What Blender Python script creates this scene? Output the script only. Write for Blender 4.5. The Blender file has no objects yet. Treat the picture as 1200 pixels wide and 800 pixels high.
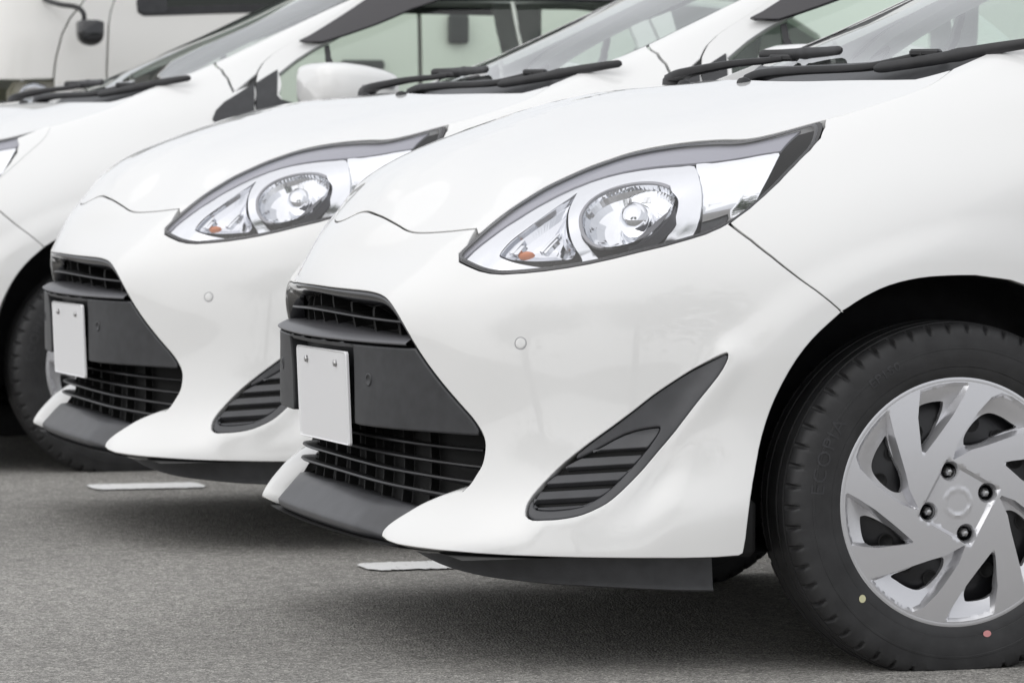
import bpy, math, random
import numpy as np
from mathutils import Vector, Matrix
from mathutils.geometry import delaunay_2d_cdt

scene = bpy.context.scene
COL = scene.collection

# ------------------------------------------------------------------ camera
cam_d = bpy.data.cameras.new('camera')
cam = bpy.data.objects.new('camera', cam_d); COL.objects.link(cam)
AZ, PITCH = math.radians(16.6), math.atan(235 / 5000)
fwd = Vector((math.sin(AZ)*math.cos(PITCH), math.cos(AZ)*math.cos(PITCH), -math.sin(PITCH)))
cam.location = (-2.82635, -7.62516, 0.90966)
cam.rotation_euler = fwd.to_track_quat('-Z', 'Y').to_euler()
cam_d.sensor_width = 36.0
cam_d.lens = 36.0 * 5000 / 1200
cam_d.clip_start = 0.1; cam_d.clip_end = 2000
cam_d.dof.use_dof = True
cam_d.dof.focus_distance = 7.5
cam_d.dof.aperture_fstop = 11.0
scene.camera = cam

# ------------------------------------------------------------------ overcast sky, soft sun, exposure
SUN_EL, SUN_AZ = math.radians(46), math.radians(250)      # azimuth clockwise from +Y
world = bpy.data.worlds.new('World'); scene.world = world; world.use_nodes = True
nt = world.node_tree; nt.nodes.clear()
sky = nt.nodes.new('ShaderNodeTexSky'); sky.sky_type = 'NISHITA'; sky.sun_disc = False
sky.sun_elevation = SUN_EL; sky.sun_rotation = SUN_AZ
sky.air_density = 1.0; sky.dust_density = 3.0; sky.ozone_density = 1.0
hs = nt.nodes.new('ShaderNodeHueSaturation'); hs.inputs['Saturation'].default_value = 0.18
mixc = nt.nodes.new('ShaderNodeMix'); mixc.data_type = 'RGBA'; mixc.inputs[0].default_value = 0.65
mixc.inputs[7].default_value = (9.0, 9.2, 9.6, 1)          # even cloud cover over the clear sky
bg = nt.nodes.new('ShaderNodeBackground'); bg.inputs['Strength'].default_value = 0.10
wo = nt.nodes.new('ShaderNodeOutputWorld')
nt.links.new(sky.outputs[0], hs.inputs['Color'])
nt.links.new(hs.outputs[0], mixc.inputs[6])
nt.links.new(mixc.outputs[2], bg.inputs['Color'])
nt.links.new(bg.outputs[0], wo.inputs['Surface'])
sun_d = bpy.data.lights.new('sun', 'SUN'); sun_d.energy = 0.9; sun_d.angle = math.radians(120); sun_d.color = (1, .97, .93)
sun = bpy.data.objects.new('sun', sun_d); COL.objects.link(sun)
sdir = Vector((math.sin(SUN_AZ)*math.cos(SUN_EL), math.cos(SUN_AZ)*math.cos(SUN_EL), math.sin(SUN_EL)))
sun.rotation_euler = sdir.to_track_quat('Z', 'Y').to_euler()
vs = scene.view_settings
vs.view_transform = 'Standard'; vs.look = 'None'; vs.gamma = 1.0; vs.exposure = 0.26
vs.use_curve_mapping = False
scene.cycles.max_bounces = 10; scene.cycles.glossy_bounces = 5; scene.cycles.transparent_max_bounces = 24
scene.cycles.use_denoising = True

# ------------------------------------------------------------------ materials
MATS = {}
def mat(name, base, rough=.5, metal=0., coat=0., spec=.5, bump=None, var=None):
    """principled material; bump=(scale, strength, distance), var=(scale, amount) adds uneven tone"""
    m = bpy.data.materials.new(name); m.use_nodes = True
    n = m.node_tree; p = n.nodes['Principled BSDF']
    p.inputs['Base Color'].default_value = (*base, 1); p.inputs['Roughness'].default_value = rough
    p.inputs['Metallic'].default_value = metal; p.inputs['Coat Weight'].default_value = coat
    p.inputs['Coat Roughness'].default_value = .02; p.inputs['Specular IOR Level'].default_value = spec
    tc = n.nodes.new('ShaderNodeTexCoord')
    if var:
        t = n.nodes.new('ShaderNodeTexNoise'); t.inputs['Scale'].default_value = var[0]; t.inputs['Detail'].default_value = 6
        n.links.new(tc.outputs['Object'], t.inputs['Vector'])
        mr = n.nodes.new('ShaderNodeMapRange'); mr.inputs[1].default_value = .3; mr.inputs[2].default_value = .7
        mr.inputs[3].default_value = 1 - var[1]; mr.inputs[4].default_value = 1 + var[1]
        n.links.new(t.outputs['Fac'], mr.inputs[0])
        mx = n.nodes.new('ShaderNodeMix'); mx.data_type = 'RGBA'; mx.blend_type = 'MULTIPLY'; mx.inputs[0].default_value = 1
        mx.inputs[6].default_value = (*base, 1); n.links.new(mr.outputs[0], mx.inputs[7])
        n.links.new(mx.outputs[2], p.inputs['Base Color'])
    if bump:
        t = n.nodes.new('ShaderNodeTexNoise'); t.inputs['Scale'].default_value = bump[0]; t.inputs['Detail'].default_value = 4
        n.links.new(tc.outputs['Object'], t.inputs['Vector'])
        b = n.nodes.new('ShaderNodeBump'); b.inputs['Strength'].default_value = bump[1]; b.inputs['Distance'].default_value = bump[2]
        n.links.new(t.outputs['Fac'], b.inputs['Height']); n.links.new(b.outputs[0], p.inputs['Normal'])
    MATS[name] = m
    return m
mat('white_paint', (.80, .80, .79), .32, 0, 1.0, .4)
mat('van_paint', (.80, .79, .76), .35, 0, .6)
mat('white_plastic', (.78, .78, .77), .4)
mat('black_plastic', (.022, .022, .024), .42, bump=(900, .12, .0006), var=(30, .25))
mat('deep_black', (.006, .006, .006), .7)
mat('gloss_black', (.012, .012, .014), .15, 0, .6)
mat('grey_plastic', (.062, .063, .068), .42, bump=(1200, .10, .0005), var=(25, .12))
mat('panel_plastic', (.032, .033, .036), .45, bump=(700, .15, .0006), var=(40, .2))
mat('rubber', (.018, .018, .018), .6)
mat('tyre_rubber', (.024, .024, .025), .6, bump=(160, .2, .0008), var=(22, .35))
mat('tyre_mark', (.034, .034, .037), .5)
mat('ring_grey', (.42, .42, .43), .5)
mat('cover_silver', (.66, .66, .68), .27, .65, .4)
mat('steel_black', (.016, .016, .018), .4)
mat('chrome', (.80, .81, .83), .05, 1.)
mat('satin_chrome', (.70, .71, .73), .12, 1.)
mat('ledge_lit_grey', (.10, .10, .108), .42, bump=(1200, .10, .0005))  # top light on the ledge is put into this lighter grey
mat('facet_chrome', (.68, .69, .72), .10, 1.)
mat('lamp_grey', (.32, .32, .34), .35)
mat('crescent_grey', (.10, .10, .11), .3)
mat('brow_grey', (.34, .34, .38), .3)
mat('amber', (.62, .22, .10), .3)
mat('plate_white', (.80, .80, .81), .35)
mat('bolt_steel', (.5, .5, .5), .3, .9)
mat('seat_cloth', (.06, .06, .065), .9)
mat('trim_dark', (.035, .035, .038), .6)
mat('visor_grey', (.035, .032, .036), .18, 0, .5)
mat('lamp_cream', (.62, .60, .48), .25)
mat('dot_yellow', (.62, .60, .38), .6)
mat('dot_pink', (.68, .30, .30), .6)
def glass(name, tint, ior=1.45, refl=1.0):
    m = bpy.data.materials.new(name); m.use_nodes = True; n = m.node_tree; n.nodes.clear()
    o = n.nodes.new('ShaderNodeOutputMaterial'); mx = n.nodes.new('ShaderNodeMixShader')
    tr = n.nodes.new('ShaderNodeBsdfTransparent'); tr.inputs[0].default_value = (*tint, 1)
    gl = n.nodes.new('ShaderNodeBsdfGlossy'); gl.inputs['Roughness'].default_value = 0.01
    gl.inputs[0].default_value = (refl, refl, refl, 1)
    fr = n.nodes.new('ShaderNodeFresnel'); ge = n.nodes.new('ShaderNodeNewGeometry')   # thin pane: same reflection from both sides
    mi = n.nodes.new('ShaderNodeMapRange'); mi.inputs[3].default_value = ior; mi.inputs[4].default_value = 1 / ior
    n.links.new(ge.outputs['Backfacing'], mi.inputs[0]); n.links.new(mi.outputs[0], fr.inputs['IOR'])
    n.links.new(fr.outputs[0], mx.inputs[0]); n.links.new(tr.outputs[0], mx.inputs[1]); n.links.new(gl.outputs[0], mx.inputs[2])
    n.links.new(mx.outputs[0], o.inputs['Surface'])
    MATS[name] = m
glass('lens_clear', (.96, .96, .97), 1.5)
glass('window_green', (.87, .94, .88), 1.5)
glass('van_glass', (.10, .12, .09), 1.5)
glass('screen_glass', (.82, .88, .84), 2.3)

def asphalt():
    m = bpy.data.materials.new('asphalt'); m.use_nodes = True; n = m.node_tree; p = n.nodes['Principled BSDF']
    tc = n.nodes.new('ShaderNodeTexCoord')
    def noise(sc, det=5, rough=.6):
        t = n.nodes.new('ShaderNodeTexNoise'); t.inputs['Scale'].default_value = sc; t.inputs['Detail'].default_value = det
        t.inputs['Roughness'].default_value = rough; n.links.new(tc.outputs['Object'], t.inputs['Vector']); return t
    def vor(sc):
        t = n.nodes.new('ShaderNodeTexVoronoi'); t.inputs['Scale'].default_value = sc
        n.links.new(tc.outputs['Object'], t.inputs['Vector']); return t
    v1, v2, big, mid = vor(210), vor(480), noise(.7, 5), noise(22, 7)
    ramp = n.nodes.new('ShaderNodeValToRGB')
    e = ramp.color_ramp.elements
    e[0].position = 0.0; e[0].color = (.085, .082, .077, 1); e[1].position = 1.0; e[1].color = (.78, .75, .69, 1)
    for pos, c in ((.3, .185), (.55, .29), (.8, .43)):
        q = ramp.color_ramp.elements.new(pos); q.color = (c*1.02, c*.985, c*.92, 1)
    sep = n.nodes.new('ShaderNodeSeparateColor'); n.links.new(v1.outputs['Color'], sep.inputs[0])
    sep2 = n.nodes.new('ShaderNodeSeparateColor'); n.links.new(v2.outputs['Color'], sep2.inputs[0])
    mixv = n.nodes.new('ShaderNodeMix'); mixv.inputs[0].default_value = .45
    n.links.new(sep.outputs[0], mixv.inputs[2]); n.links.new(sep2.outputs[0], mixv.inputs[3])
    n.links.new(mixv.outputs[0], ramp.inputs[0])
    mul = n.nodes.new('ShaderNodeMix'); mul.data_type = 'RGBA'; mul.blend_type = 'MULTIPLY'; mul.inputs[0].default_value = 1
    add = n.nodes.new('ShaderNodeMath'); add.operation = 'ADD'; n.links.new(big.outputs[0], add.inputs[0]); n.links.new(mid.outputs[0], add.inputs[1])
    mr = n.nodes.new('ShaderNodeMapRange'); mr.inputs[1].default_value = .6; mr.inputs[2].default_value = 1.4; mr.inputs[3].default_value = .66; mr.inputs[4].default_value = 1.34
    n.links.new(add.outputs[0], mr.inputs[0])
    n.links.new(ramp.outputs[0], mul.inputs[6]); n.links.new(mr.outputs[0], mul.inputs[7])
    n.links.new(mul.outputs[2], p.inputs['Base Color'])
    p.inputs['Roughness'].default_value = .85; p.inputs['Specular IOR Level'].default_value = .3
    b = n.nodes.new('ShaderNodeBump'); b.inputs['Strength'].default_value = .7; b.inputs['Distance'].default_value = .004
    n.links.new(v1.outputs['Distance'], b.inputs['Height']); n.links.new(b.outputs[0], p.inputs['Normal'])
    MATS['asphalt'] = m
asphalt()
def road_paint():
    m = mat('line_paint', (.74, .74, .73), .6)
    n = m.node_tree; p = n.nodes['Principled BSDF']; tc = n.nodes.new('ShaderNodeTexCoord')
    t = n.nodes.new('ShaderNodeTexNoise'); t.inputs['Scale'].default_value = 60; t.inputs['Detail'].default_value = 8
    n.links.new(tc.outputs['Object'], t.inputs['Vector'])
    r = n.nodes.new('ShaderNodeValToRGB'); r.color_ramp.elements[0].position = .30; r.color_ramp.elements[0].color = (.3, .29, .28, 1)
    r.color_ramp.elements[1].position = .36; r.color_ramp.elements[1].color = (.84, .84, .83, 1)
    n.links.new(t.outputs[0], r.inputs[0]); n.links.new(r.outputs[0], p.inputs['Base Color'])
road_paint()

# ------------------------------------------------------------------ mesh helpers
class MD:
    """mesh data under construction: vertices, faces, loop normals (None = automatic)"""
    def __init__(s): s.v=[]; s.f=[]; s.n=[]
    def add(s, v, f, n=None):
        o=len(s.v); s.v.extend([tuple(map(float,p)) for p in v])
        for i,q in enumerate(f):
            s.f.append(tuple(int(o+k) for k in q))
            s.n.append(None if n is None else [tuple(map(float,x)) for x in n[i]])
        return s
    def mirror(s):
        m=MD(); m.v=[(x,-y,z) for x,y,z in s.v]; m.f=[tuple(reversed(q)) for q in s.f]
        m.n=[None if q is None else [(a,-b,c) for a,b,c in reversed(q)] for q in s.n]; return m
    def moved(s, M):
        m=MD(); m.v=[tuple(M@Vector(p)) for p in s.v]; m.f=list(s.f); m.n=[None]*len(s.f); return m
    def mesh(s, name, material, smooth=True):
        me=bpy.data.meshes.new(name); me.from_pydata(s.v,[],s.f)
        me.polygons.foreach_set('use_smooth',[smooth]*len(s.f))
        if isinstance(material,str): me.materials.append(MATS[material])
        if any(q is not None for q in s.n):
            ln=[]
            for q,f in zip(s.n,s.f): ln.extend(q if q is not None else [(0,0,0)]*len(f))
            me.normals_split_custom_set(ln)
        me.update(); return me
def obj(name, md, material, parent=None, smooth=True, sharp=None):
    me = md.mesh(name, material, smooth) if isinstance(md, MD) else md
    o = bpy.data.objects.new(name, me); COL.objects.link(o)
    if sharp is not None and isinstance(md, MD):
        me.set_sharp_from_angle(angle=math.radians(sharp))
    if parent: o.parent = parent
    return o
def empty(name, loc=(0,0,0), parent=None):
    o = bpy.data.objects.new(name, None); COL.objects.link(o); o.location = loc; o.empty_display_size = .1
    if parent: o.parent = parent
    return o
def tag(o, label=None, cat=None, group=None, kind=None):
    if label: o['label'] = label
    if cat: o['category'] = cat
    if group: o['group'] = group
    if kind: o['kind'] = kind
    return o
def densify(loop, step, closed=True):
    L=np.asarray(loop,float); out=[]
    n=len(L)
    for i in range(n if closed else n-1):
        a=L[i]; b=L[(i+1)%n]; k=max(1,int(math.ceil(np.hypot(*(b-a))/step)))
        for j in range(k): out.append(a+(b-a)*j/k)
    if not closed: out.append(L[-1])
    return np.array(out)
def smooth_curve(pts, n=4, closed=False):
    """Catmull-Rom through the points"""
    P=np.asarray(pts,float); m=len(P); out=[]
    idx=(lambda i:i%m) if closed else (lambda i:min(max(i,0),m-1))
    for i in range(m if closed else m-1):
        p0,p1,p2,p3=P[idx(i-1)],P[idx(i)],P[idx(i+1)],P[idx(i+2)]
        for j in range(n):
            t=j/n
            out.append(.5*((2*p1)+(-p0+p2)*t+(2*p0-5*p1+4*p2-p3)*t*t+(-p0+3*p1-3*p2+p3)*t**3))
    if not closed: out.append(P[-1])
    return np.array(out)
def area2(L): x,y=L[:,0],L[:,1]; return float((x*np.roll(y,-1)-np.roll(x,-1)*y).sum())
def ccw(L): L=np.asarray(L,float); return L if area2(L)>0 else L[::-1]
def inset(L, d):
    L=ccw(L); a=L-np.roll(L,1,0); b=np.roll(L,-1,0)-L
    a/=np.maximum(np.linalg.norm(a,axis=1,keepdims=True),1e-9); b/=np.maximum(np.linalg.norm(b,axis=1,keepdims=True),1e-9)
    na=np.c_[-a[:,1],a[:,0]]; nb=np.c_[-b[:,1],b[:,0]]; m=na+nb
    m/=np.maximum(np.linalg.norm(m,axis=1,keepdims=True),1e-6); c=np.clip((m*na).sum(1,keepdims=True),.45,1)
    return L+m*d/c
def inside(P, L):
    x,y=P[:,0],P[:,1]; r=np.zeros(len(P),bool)
    for (x1,y1),(x2,y2) in zip(L,np.roll(L,-1,0)):
        c=(y1>y)!=(y2>y)
        if y1!=y2: r^= c&(x<(x2-x1)*(y-y1)/(y2-y1)+x1)
    return r
def distseg(P, L, closed=True):
    d=np.full(len(P),1e9); Q=np.roll(L,-1,0)
    for i in range(len(L) if closed else len(L)-1):
        a=L[i]; b=Q[i]; ab=b-a; t=np.clip(((P-a)@ab)/max(ab@ab,1e-12),0,1)
        d=np.minimum(d,np.hypot(*(P-a-t[:,None]*ab).T))
    return d
def cdt(outer, holes, step, extra=None, sy=None, lines=()):
    """triangulate a region; returns points and triangles (counter-clockwise)"""
    loops=[ccw(outer)]+[ccw(h) for h in holes]
    V=[];E=[]
    for L in loops:
        o=len(V); V+=[tuple(p) for p in L]; E+=[(o+i,o+(i+1)%len(L)) for i in range(len(L))]
    lo=loops[0].min(0); hi=loops[0].max(0); sy=sy or step
    gx,gy=np.meshgrid(np.arange(lo[0]+step/2,hi[0],step),np.arange(lo[1]+sy/2,hi[1],sy)); gx=gx.copy(); gx[1::2]+=step/2
    G=np.c_[gx.ravel(),gy.ravel()]
    G=G[inside(G,loops[0])]
    for h in loops[1:]: G=G[~inside(G,h)]
    for L in loops:
        if len(G): G=G[distseg(G,L)>.45*min(step,sy)]
    for L in lines:
        if len(G): G=G[distseg(G,L)>.32*step]
    V+=[tuple(p) for p in G]
    for L in lines:
        o=len(V); V+=[tuple(p) for p in L]; E+=[(o+i,o+(i+1)%len(L)) for i in range(len(L))]
    if extra is not None: V+=[tuple(p) for p in extra]
    r=delaunay_2d_cdt([Vector(p) for p in V],E,[],0,1e-7)
    P=np.array([tuple(p) for p in r[0]]); F=np.array([f for f in r[2] if len(f)==3])
    c=P[F].mean(1); k=inside(c,loops[0])
    for h in loops[1:]: k&=~inside(c,h)
    F=F[k]
    a,b,d=P[F[:,0]],P[F[:,1]],P[F[:,2]]
    cr=(b[:,0]-a[:,0])*(d[:,1]-a[:,1])-(b[:,1]-a[:,1])*(d[:,0]-a[:,0])
    F[cr<0]=F[cr<0][:,::-1]; F=F[np.abs(cr)>1e-12]
    return P,F
def normal2(f, u, v, h=1e-3):
    n=np.cross(f(u+h,v)-f(u-h,v), f(u,v+h)-f(u,v-h)); return n/np.maximum(np.linalg.norm(n,axis=-1,keepdims=True),1e-12)
def off(f, d):
    """the surface f moved inward by d (a number or a function of the two coordinates)"""
    def g(u,v):
        dd=d(u,v) if callable(d) else d
        return f(u,v)-normal2(f,u,v)*(np.asarray(dd)[...,None] if np.ndim(dd) else dd)
    return g
def panel(f, outer, holes=(), step=.012, roll=.0015, flange=.012, sy=None, md=None, custom=True, hmax=None):
    """a sheet of surface f cut to the outline, with rolled edges and a return flange"""
    hmax=hmax or step
    outer=inset(densify(ccw(outer),hmax),roll); holes=[inset(densify(ccw(h),hmax),-roll) for h in holes]
    P,F=cdt(outer,holes,step,sy=sy)
    X=f(P[:,0],P[:,1]); N=normal2(f,P[:,0],P[:,1])
    md=md or MD()
    md.add(X,F,N[F] if custom else None)
    if flange>0:
        cnt={}
        for a,b,c in F:
            for e in ((a,b),(b,c),(c,a)): cnt[e]=1
        nxt={a:b for a,b in cnt if (b,a) not in cnt}
        prv={b:a for a,b in nxt.items()}
        done=set()
        for s0 in list(nxt):
            if s0 in done: continue
            ring=[s0]; done.add(s0); k=nxt[s0]
            while k!=s0 and k not in done and k in nxt: ring.append(k); done.add(k); k=nxt[k]
            if len(ring)<3: continue
            R=X[ring]; Nn=N[ring]; T=np.roll(R,-1,0)-np.roll(R,1,0); T/=np.maximum(np.linalg.norm(T,axis=1,keepdims=True),1e-9)
            Ov=np.cross(T,Nn); Ov/=np.maximum(np.linalg.norm(Ov,axis=1,keepdims=True),1e-9)
            prof=[(0,0,0.)]
            if roll>0: prof+=[(roll*math.sin(t),roll*(1-math.cos(t)),t) for t in (math.pi/6,math.pi/3,math.pi/2)]
            ex=prof[-1]; prof.append((ex[0],ex[1]+flange,math.pi/2))
            vv=[];nn=[]
            for (o,d,t) in prof:
                vv.append(R+Ov*o-Nn*d); nn.append(Nn*math.cos(t)+Ov*math.sin(t) if roll>0 else Ov)
            m=len(ring); Vv=np.concatenate(vv); NN=np.concatenate(nn); ff=[];fn=[]
            for k in range(len(prof)-1):
                for i in range(m):
                    j=(i+1)%m; q=(k*m+i,(k+1)*m+i,(k+1)*m+j,k*m+j); ff.append(q); fn.append([NN[x] for x in q])
            md.add(Vv,ff,fn)
    return md
def grid(md, A, closed_u=False, closed_v=False, flip=False, caps=False):
    """quads over an array of points (nu, nv, 3)"""
    A=np.asarray(A,float); nu,nv=A.shape[:2]; ff=[]
    for i in range(nu if closed_u else nu-1):
        for j in range(nv if closed_v else nv-1):
            q=(i*nv+j,((i+1)%nu)*nv+j,((i+1)%nu)*nv+(j+1)%nv,i*nv+(j+1)%nv); ff.append(q[::-1] if flip else q)
    if caps and closed_v:
        ff.append(tuple(range(nv))[::1 if flip else -1] if False else tuple(range(nv-1,-1,-1)) if not flip else tuple(range(nv)))
        ff.append(tuple((nu-1)*nv+k for k in (range(nv) if not flip else range(nv-1,-1,-1))))
    md.add(A.reshape(-1,3),ff); return md
def sweep(path, section, up=(0,0,1), md=None, scale=None, caps=True):
    """sweep a closed 2-D section (side, up) along a path"""
    path=np.asarray(path,float); sec=np.asarray(section,float); md=md or MD()
    T=np.gradient(path,axis=0); T/=np.linalg.norm(T,axis=1,keepdims=True)
    up=np.asarray(up,float); A=[]
    for i,(p,t) in enumerate(zip(path,T)):
        s=np.cross(t,up); s/=max(np.linalg.norm(s),1e-9); w=np.cross(s,t); k=1 if scale is None else scale[i]
        A.append(p+k*(sec[:,:1]*s+sec[:,1:]*w))
    return grid(md,np.array(A),closed_v=True,caps=caps)
def box(md, c, s, rot=None, bev=.12):
    """a bevelled box (chamfered along all edges)"""
    hx,hy,hz=[k/2 for k in s]; b=bev*min(s)
    vs=[];fs=[]
    import itertools
    idx={}
    for sx,sy_,sz in itertools.product((-1,1),repeat=3):
        for ax in range(3):
            p=[sx*hx,sy_*hy,sz*hz]
            for k in range(3):
                if k!=ax: p[k]-=math.copysign(b,p[k])
            idx[(sx,sy_,sz,ax)]=len(vs); vs.append(p)
    for ax in range(3):
        for sg in (-1,1):
            o=[k for k in range(3) if k!=ax]; q=[]
            for a,b_ in ((-1,-1),(1,-1),(1,1),(-1,1)):
                t=[0,0,0]; t[ax]=sg; t[o[0]]=a; t[o[1]]=b_; q.append(idx[(*t,ax)])
            fs.append(q)
    for ax in range(3):
        o=[k for k in range(3) if k!=ax]
        for a in (-1,1):
            for b_ in (-1,1):
                q=[]
                for e,axx in ((-1,o[0]),(1,o[0]),(1,o[1]),(-1,o[1])):
                    t=[0,0,0]; t[ax]=e; t[o[0]]=a; t[o[1]]=b_; q.append(idx[(*t,axx)])
                fs.append(q)
    for sx,sy_,sz in itertools.product((-1,1),repeat=3): fs.append([idx[(sx,sy_,sz,k)] for k in range(3)])
    V=np.array(vs); out=[]
    for q in fs:
        c0=V[q].mean(0); n=np.cross(V[q[1]]-V[q[0]],V[q[2]]-V[q[0]])
        out.append(q if n@c0>0 else q[::-1])
    if rot is not None: V=np.array([tuple(rot@Vector(p)) for p in V])
    return md.add(V+np.asarray(c,float),out)
def lathe(prof, n, axis='y', md=None, mod=None):
    """profile of (axial, radius) points turned about the axis through the origin"""
    md=md or MD(); th=np.linspace(0,2*math.pi,n,endpoint=False); A=[]
    for i,t in enumerate(th):
        r=np.array([p[1] for p in prof],float); a=np.array([p[0] for p in prof],float)
        if mod is not None: r=mod(i,t,r,a)
        if axis=='y': A.append(np.c_[r*np.cos(t),a,r*np.sin(t)])
        elif axis=='x': A.append(np.c_[a,r*np.cos(t),r*np.sin(t)])
        else: A.append(np.c_[r*np.cos(t),r*np.sin(t),a])
    return grid(md,np.array(A),closed_u=True)
def copy_tree(o, parent=None):
    c=o.copy(); COL.objects.link(c); c.parent=parent
    for ch in o.children: copy_tree(ch,c)
    return c

# ---- body side surface: plan-view contours of the left half of the car at increasing heights (metres, x to the rear, y negative to the left)
ROWS = [
 (0.13, [(-.930,0),(-.925,-.2),(-.912,-.35),(-.890,-.46),(-.840,-.56),(-.750,-.65),(-.640,-.72),(-.520,-.775),(-.400,-.812),(-.24,-.828),(.15,-.83),(.6,-.83),(1.2,-.83),(1.9,-.83),(2.5,-.825),(2.85,-.79),(3.0,-.70),(3.06,-.4),(3.08,0)]),
 (0.205,[(-.962,0),(-.957,-.2),(-.946,-.35),(-.926,-.47),(-.872,-.575),(-.775,-.665),(-.660,-.735),(-.535,-.787),(-.410,-.825),(-.25,-.84),(.15,-.84),(.6,-.84),(1.2,-.84),(1.9,-.84),(2.5,-.835),(2.85,-.80),(3.0,-.71),(3.07,-.4),(3.09,0)]),
 (0.27, [(-.945,0),(-.940,-.2),(-.925,-.35),(-.895,-.46),(-.838,-.56),(-.745,-.655),(-.635,-.73),(-.515,-.785),(-.395,-.825),(-.23,-.843),(.15,-.845),(.6,-.845),(1.2,-.845),(1.9,-.845),(2.5,-.84),(2.85,-.805),(3.01,-.71),(3.08,-.4),(3.10,0)]),
 (0.34, [(-0.937,0),(-0.93,-.2),(-0.912,-.35),(-0.875,-.46),(-0.806,-.56),(-.715,-.645),(-.605,-.718),(-.487,-.775),(-.372,-.82),(-.21,-.845),(.15,-.847),(.6,-.847),(1.2,-.847),(1.9,-.847),(2.5,-.842),(2.85,-.81),(3.01,-.71),(3.08,-.4),(3.10,0)]),
 (0.44, [(-0.937,0),(-0.93,-.2),(-0.912,-.35),(-0.872,-.46),(-0.796,-.56),(-.700,-.64),(-.590,-.710),(-.470,-.768),(-.357,-.815),(-.20,-.846),(.15,-.848),(.6,-.848),(1.2,-.848),(1.9,-.848),(2.5,-.842),(2.85,-.81),(3.01,-.71),(3.08,-.4),(3.10,0)]),
 (0.55, [(-0.948,0),(-0.936,-.2),(-0.912,-.35),(-0.872,-.46),(-0.796,-.56),(-.694,-.64),(-.580,-.712),(-.455,-.772),(-.340,-.82),(-.19,-.848),(.15,-.848),(.6,-.848),(1.2,-.848),(1.9,-.848),(2.5,-.842),(2.85,-.81),(3.01,-.71),(3.07,-.4),(3.09,0)]),
 (0.63, [(-0.957,0),(-0.934,-.2),(-0.902,-.35),(-0.86,-.46),(-0.785,-.555),(-.684,-.635),(-.570,-.708),(-.442,-.770),(-.320,-.82),(-.17,-.848),(.15,-.848),(.6,-.848),(1.2,-.848),(1.9,-.848),(2.5,-.842),(2.85,-.81),(3.01,-.70),(3.07,-.4),(3.09,0)]),
 (0.70, [(-0.932,0),(-0.89,-.2),(-0.848,-.35),(-0.81,-.455),(-0.744,-.55),(-.650,-.628),(-.536,-.702),(-.412,-.765),(-.290,-.815),(-.14,-.843),(.17,-.846),(.6,-.846),(1.2,-.846),(1.9,-.845),(2.5,-.838),(2.85,-.80),(3.0,-.69),(3.06,-.4),(3.08,0)]),
 (0.77, [(-0.882,0),(-0.842,-.2),(-0.778,-.35),(-0.738,-.45),(-0.674,-.54),(-.584,-.617),(-.474,-.69),(-.352,-.752),(-.225,-.80),(-.07,-.832),(.20,-.842),(.6,-.842),(1.2,-.842),(1.9,-.838),(2.5,-.828),(2.83,-.79),(2.98,-.68),(3.04,-.4),(3.06,0)]),
 (0.85, [(-0.8,0),(-0.748,-.2),(-0.652,-.34),(-0.606,-.44),(-0.55,-.525),(-.467,-.60),(-.366,-.667),(-.248,-.725),(-.115,-.773),(.04,-.808),(.26,-.828),(.62,-.833),(1.2,-.834),(1.9,-.828),(2.5,-.812),(2.80,-.77),(2.95,-.66),(3.00,-.4),(3.02,0)]),
 (0.93, [(-0.64,0),(-0.6,-.2),(-0.47,-.34),(-0.418,-.44),(-0.365,-.52),(-.295,-.588),(-.210,-.645),(-.105,-.695),(.02,-.737),(.17,-.773),(.36,-.80),(.68,-.815),(1.2,-.82),(1.9,-.81),(2.5,-.79),(2.77,-.75),(2.92,-.64),(2.97,-.4),(2.99,0)]),
 (1.03, [(-0.035,0),(-0.027,-.2),(-0.012,-.34),(0.002,-.44),(0.016,-.515),(0.034,-.578),(0.064,-.630),(.15,-.672),(.26,-.710),(.39,-.742),(.55,-.765),(.80,-.782),(1.25,-.79),(1.9,-.775),(2.45,-.75),(2.73,-.71),(2.89,-.61),(2.94,-.4),(2.96,0)]),
 (1.12, [(0.205,0),(0.214,-.2),(0.229,-.33),(0.245,-.425),(0.26,-.50),(0.274,-.56),(0.293,-.608),(.36,-.645),(.45,-.672),(.57,-.695),(.70,-.712),(.92,-.728),(1.3,-.735),(1.9,-.72),(2.40,-.70),(2.68,-.66),(2.83,-.57),(2.88,-.4),(2.90,0)]),
 (1.25, [(0.497,0),(0.505,-.19),(0.52,-.32),(0.534,-.41),(0.548,-.48),(0.561,-.54),(0.576,-.583),(.635,-.612),(.72,-.632),(.82,-.648),(.93,-.66),(1.1,-.67),(1.4,-.675),(1.9,-.66),(2.30,-.64),(2.56,-.60),(2.70,-.52),(2.75,-.37),(2.77,0)]),
 (1.40, [(0.81,0),(0.817,-.18),(0.83,-.30),(0.843,-.385),(0.855,-.45),(0.866,-.503),(0.88,-.538),(.94,-.56),(1.01,-.573),(1.09,-.582),(1.18,-.588),(1.3,-.592),(1.55,-.593),(1.9,-.58),(2.15,-.565),(2.38,-.53),(2.50,-.46),(2.55,-.33),(2.57,0)]),
]
def _spl(xk, yk):
    """natural cubic spline second derivatives; yk (n, m)"""
    n=len(xk); h=np.diff(xk)
    Am=np.zeros((n,n)); b=np.zeros((n,)+yk.shape[1:])
    Am[0,0]=Am[-1,-1]=1
    for i in range(1,n-1):
        Am[i,i-1]=h[i-1]; Am[i,i]=2*(h[i-1]+h[i]); Am[i,i+1]=h[i]
        b[i]=6*((yk[i+1]-yk[i])/h[i]-(yk[i]-yk[i-1])/h[i-1])
    return np.linalg.solve(Am,b.reshape(n,-1)).reshape(b.shape)
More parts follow.
